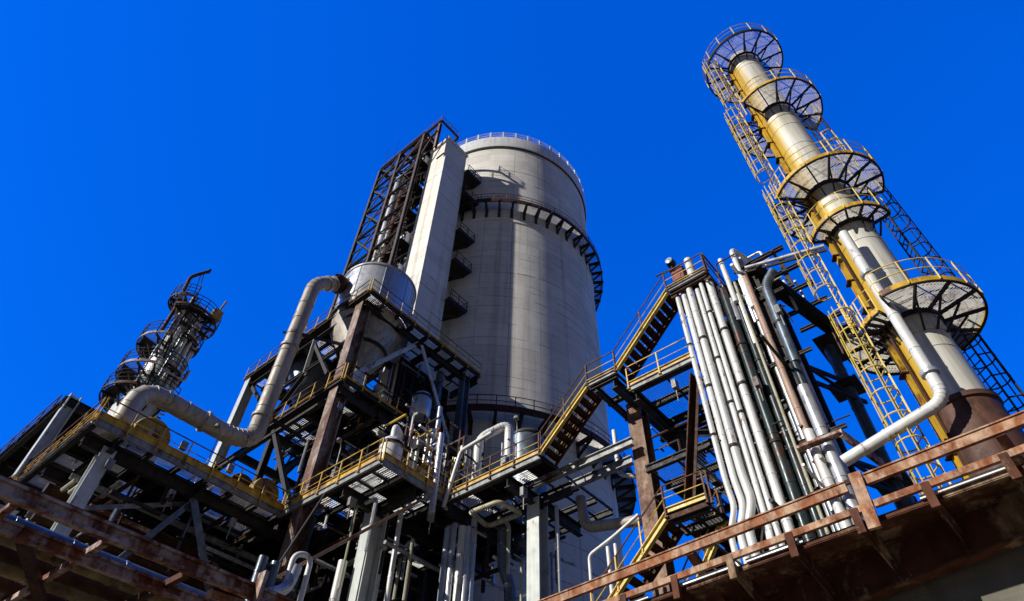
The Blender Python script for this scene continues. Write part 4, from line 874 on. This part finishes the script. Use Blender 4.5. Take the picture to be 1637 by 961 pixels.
MB().bar((13.4, 24.9, 13.6), (15.4, 25.6, 19), .08, .08).build('rod', 'dark', hd)

# small bore conduits, trays and stays fixed to the frames
def clutter(parent, lo, hi, n, mats, r=(.03, .09), dirs='xyz', ln=(1.5, 5), seed=1, name='conduit'):
    rr = random.Random(seed)
    for k in range(n):
        d = rr.choice(dirs); p = [rr.uniform(a, b_) for a, b_ in zip(lo, hi)]; l_ = rr.uniform(*ln); q = list(p); i = 'xyz'.index(d)
        q[i] = min(hi[i], p[i] + l_)
        if q[i] - p[i] < .5: p[i] = q[i] - l_ * .6
        path = [p, q]
        if rr.random() < .45:
            j = (i + rr.choice((1, 2))) % 3; e = list(q); e[j] += rr.choice((-1, 1)) * rr.uniform(.3, 1.1); path.append(e)
        rad = rr.uniform(*r); mb = MB(); m_ = rr.choice(mats)
        if rr.random() < .25 and len(path) == 2: mb.bar(p, q, rad * 2.6, rad * 1.6); nm = 'cable_tray'
        else: mb.tube(path, rad, rad * 3, 7, rr.choice((0, 1.1))); nm = name
        mb.build(nm, m_, parent)
clutter(ga, (6, 30.6, 14.8), (16, 38, 18.6), 80, ('dark', 'brown', 'fascia', 'bluegrey', 'rust', 'cream'), (.04, .12), 'xxyyz', seed=3)
clutter(ga, (6, 31, 19.9), (15.4, 36, 21.6), 26, ('brown', 'pipe', 'dark', 'yellowrail', 'fascia'), (.03, .08), 'xxyz', (1, 3), seed=4)
clutter(fp, (16.2, 23.0, 9), (21.5, 29.5, 18.8), 74, ('dark', 'brown', 'pipe', 'fascia', 'alu', 'green', 'cream'), (.04, .11), 'zzxy', (2, 6), seed=5)
clutter(rp, (21.2, 19, 9), (26.5, 26, 18.8), 50, ('dark', 'brown', 'pipe', 'fascia', 'alu', 'cream'), (.04, .12), 'zzxy', (2, 6), seed=6)
clutter(mr, (17.9, 22.4, 19.9), (21.8, 25.4, 24.8), 60, ('brown', 'pipe', 'dark', 'yellowrail', 'rust', 'alu', 'cream', 'pipe'), (.025, .07), 'zzxy', (.6, 2.2), seed=7)
clutter(rp, (20.6, 19.2, 19.9), (25, 25, 23.5), 30, ('brown', 'pipe', 'dark', 'yellowrail', 'alu'), (.03, .08), 'zxy', (.8, 2.4), seed=8)
clutter(ht, (16.4, 28.4, 20), (26, 35, 27.6), 80, ('dark', 'brown', 'pipe', 'fascia', 'bluegrey', 'rust'), (.03, .1), 'zxxyy', (1.5, 4), seed=9)
clutter(ht, (16.4, 28.4, 28.4), (25.5, 29.6, 35), 26, ('dark', 'brown', 'fascia', 'bluegrey'), (.03, .09), 'zxxy', (1.5, 4), seed=10)
clutter(pt, (20.75, 3.9, 10), (22.1, 7.2, 25), 84, ('dark', 'green', 'brown', 'pipe', 'alu', 'cream', 'bluegrey', 'dark'), (.025, .085), 'zzzzxy', (2.5, 9), seed=11)
clutter(pt, (20.6, 2.6, 23.2), (24, 5.2, 26.2), 40, ('dark', 'brown', 'pipe', 'alu', 'dark'), (.03, .08), 'zxy', (.7, 2.4), seed=12)
clutter(pt, (21, 7.2, 14.5), (26, 11, 21), 22, ('dark', 'brown', 'fascia', 'rust'), (.03, .08), 'xyz', (1.5, 4), seed=13)
clutter(lt, (20.6, 33.4, 36), (22.6, 37.4, 73), 46, ('dark', 'brown', 'fascia', 'rust', 'pipe'), (.04, .12), 'zzyx', (1.5, 6), seed=14)
clutter(dt, (8.0, 39.2, 27.5), (10.6, 40.2, 37.5), 22, ('dark', 'pipe', 'alu', 'brown'), (.04, .09), 'zzx', (1, 4), seed=15)

def jbox(parent, pts, m='fascia'):
    for x, y, z in pts: MB().box((x - .16, y - .1, z - .22), (x + .16, y + .1, z + .22)).bar((x, y, z - .22), (x, y, z - .9), .04, .04).build('junction_box', m, parent)
jbox(ga, [(9.6, 30.25, 20.6), (12.3, 30.3, 20.7), (7.0, 30.4, 18.2), (10.2, 30.7, 18.3), (13.6, 30.6, 18.3)])
jbox(fp, [(16.0, 26.2, 20.6), (16.2, 24.4, 18.4), (19.6, 22.3, 18.4)]); jbox(rp, [(20.5, 18.2, 20.5), (20.6, 17.1, 18.3)]); jbox(ht, [(16.2, 28.0, 26.2), (18.4, 27.9, 29), (20.2, 27.9, 36.8), (23.4, 27.7, 27)]); jbox(pt, [(20.6, 5.2, 18.6), (20.6, 3.4, 21.6), (20.7, 8.6, 20.4)])
for x, y, z in ((10.9, 29.9, 19.9), (15.7, 25.8, 19.9), (20.15, 17.2, 19.9)):
    MB().tube([(x, y, z), (x, y, z + 2.1), (x - .3, y - .2, z + 2.3)], .03, .2, 6).lathe((x - .36, y - .24, z + 2.2), [(.02, .12), (.12, .1), (.16, -.06), (.02, -.08)], 10).build('deck_lamp', 'fascia', ga if x < 12 else (fp if x < 18 else rp))

# ================================================================== left rusty pipe bridge
lb = thing('pipe_bridge', (6, 15, 0), 'rusty pipe bridge of parallel girders across the bottom left corner', 'bridge')
def girder(p, q, mat='rust', w=.22, h=.31): MB().ib(p, q, w, h, t=.06).build('girder', mat, lb)
girder((-14, 14.75, 8.3), (13.4, 14.5, 8.3)); girder((-14, 16.1, 8.25), (13.4, 15.95, 8.25), w=.2, h=.27)
girder((-14, 15.4, 8.75), (13.4, 15.25, 8.75), 'brown', .12, .16)
girder((-14, 22, 8.4), (14, 22, 8.4), 'rustdark', .3, .4)
for k in range(14):
    x = -11 + 1.9 * k
    MB().bar((x, 14.8, 8.33), (x + .02, 22, 8.4), .14, .16).build('cross_beam', 'rust' if k % 3 else 'brown', lb)
for k in range(6):
    x = -9 + 4 * k; MB().bar((x, 16.2, 8.2), (x + 3.2, 21.9, 8.3), .26, .12).build('diagonal', 'brown', lb)
MB().bar((7.55, 14.3, 7.75), (7.55, 14.3, 8.7), .3, .1).build('end_plate', 'rust', lb); MB().bar((6.6, 14.75, 8.0), (7.5, 14.62, 8.0), .2, .12).build('lug', 'rustbright', lb)
for x in (-12, 13.2):
    for y in (14.7, 21.8): MB().ib((x, y, 0), (x, y, 8.1), .35, .35, up=(1, 0, 0), t=.05).build('leg', 'rust', lb)
for i, (y, r, mt) in enumerate(((17.15, .2, 'bluegrey'), (17.75, .25, 'drumyel'), (18.6, .2, 'brown'), (19.4, .28, 'drumyel'), (20.3, .18, 'brown'), (21.2, .26, 'drumyel'))):
    nm = ['slim blue grey pipe nearest on the rusty pipe bridge', 'first fat ochre pipe lying on the rusty pipe bridge', 'brown pipe between the first two ochre pipes on the pipe bridge', 'second fat ochre pipe lying on the rusty pipe bridge', 'slim brown pipe between the second and third ochre pipes on the bridge', 'third fat ochre pipe, farthest back on the pipe bridge'][i]
    M.setdefault('ochredark', paint('sooty ochre cladding', (.2, .14, .05), (.42, .32, .14), .45, 0, 1.6, .45, (.05, .028, .015), .5, .5, 1.6))
    pipe(nm, [(-14, y, 8.6 + r), (13.2, y, 8.6 + r)], r, 'ochredark' if mt == 'drumyel' else mt, bands=1.3, group='pipes on the rusty bridge')

# ================================================================== right rusty walkway bridge
wb = thing('walkway_bridge', (14, 4, 0), 'rusty walkway bridge with orange rail across the bottom right corner', 'bridge')
A0, A1 = V((13.42, 10.6, 8.42)), V((13.36, -2.6, 8.93)); d = (A1 - A0).normalized()
def al(y, dx=0, dz=0): t = (y - A0.y) / (A1.y - A0.y); q = A0.lerp(A1, t); return V((q.x + dx, q.y, q.z + dz))
def gx(y): return 15.0 + .05 * (y - 3)
def gz(y): return 7.68 + .088 * (3.13 - y)         # underside of the main girder
for nm, dz_, w_, h_, m_ in (('top_rail', .5, .1, .2, 'rustbright'),):
    MB().bar(al(10.6, 0, dz_), al(2.35, 0, dz_), w_, h_).bar(al(10.6, .02, dz_ + .115), al(2.35, .02, dz_ + .115), .2, .03).build(nm, m_, wb)
    MB().bar(al(1.95, 0, dz_), al(-10, 0, dz_), w_, h_).bar(al(1.95, .02, dz_ + .115), al(-10, .02, dz_ + .115), .2, .03).build(nm, m_, wb)
MB().bar(al(10.6, .02, -.02), al(2.2, .02, -.02), .1, .14).build('bottom_rail', 'rustbright', wb); MB().bar(al(2.0, .02, -.02), al(-10, .02, -.02), .1, .14).build('bottom_rail', 'rustbright', wb)
MB().bar(al(2.15, -.03, -.5), al(2.1, -.03, .72), .24, .1).build('rail_post', 'rustbright', wb)
for y in (6.1, -.55, -5.2): MB().bar(al(y, .02, .42), al(y - .1, 1.1, -.38), .18, .2).build('rail_post', 'rustdark', wb)
mb = MB(); n = 24
for k in range(n):                                    # deck plate with a slot along the rail side
    y0, y1 = 10.4 - 20.4 * k / n, 10.4 - 20.4 * (k + 1) / n
    a, b_ = al(y0, .16, -.28), al(y1, .16, -.28); c, d_ = V((gx(y1), y1, gz(y1) + .84)), V((gx(y0), y0, gz(y0) + .84))
    mb.quad(a, b_, c, d_)
mb.build('deck_plate', 'rustdark', wb)
MB().bar(al(10.4, .2, -.24), al(-10, .2, -.24), .05, .12).build('edge_angle', 'rustdark', wb)
for ya_, yb_ in ((9.0, 7.4), (6.7, 5.2), (4.9, 3.6), (1.2, -.4)): MB().bar(al(ya_, .12, -.16), al(yb_, .12, -.16), .05, .07).build('light_strip', 'pipe', wb)
g0, g1 = V((gx(10.4), 10.4, gz(10.4) + .42)), V((gx(-10), -10, gz(-10) + .42)); dd = V((0, 0, 1))
MB().bar(g0, g1, .06, .74).bar(g0 - dd * .395, g1 - dd * .395, .36, .05).bar(g0 + dd * .395, g1 + dd * .395, .36, .05).build('main_girder', 'rustdark', wb)
for k in range(14):
    y = 9.4 - 1.4 * k; b_ = V((gx(y) - .05, y - .05, gz(y) + .5)); a = al(y, .02, -.24)
    mb = MB(); mb.bar(a, b_, .14, .2); mb.bar(a + V((0, 0, -.1)), a.lerp(b_, .999) - V((0, 0, .25)), .03, .14); mb.bar(al(y, .0, .02), al(y, .0, -.5), .16, .1); mb.build('bracket', 'rustdark', wb)
for x, y in ((15.35, 10.2), (14.4, -9.6)): MB().ib((x, y, 0), (x, y, 6.9), .4, .4, up=(1, 0, 0), t=.05).build('leg', 'rust', wb)
pr = thing('concrete_pier', (17, -1, 0), 'concrete pier coloured dark for shade under the rusty walkway bridge at bottom right', 'pier')
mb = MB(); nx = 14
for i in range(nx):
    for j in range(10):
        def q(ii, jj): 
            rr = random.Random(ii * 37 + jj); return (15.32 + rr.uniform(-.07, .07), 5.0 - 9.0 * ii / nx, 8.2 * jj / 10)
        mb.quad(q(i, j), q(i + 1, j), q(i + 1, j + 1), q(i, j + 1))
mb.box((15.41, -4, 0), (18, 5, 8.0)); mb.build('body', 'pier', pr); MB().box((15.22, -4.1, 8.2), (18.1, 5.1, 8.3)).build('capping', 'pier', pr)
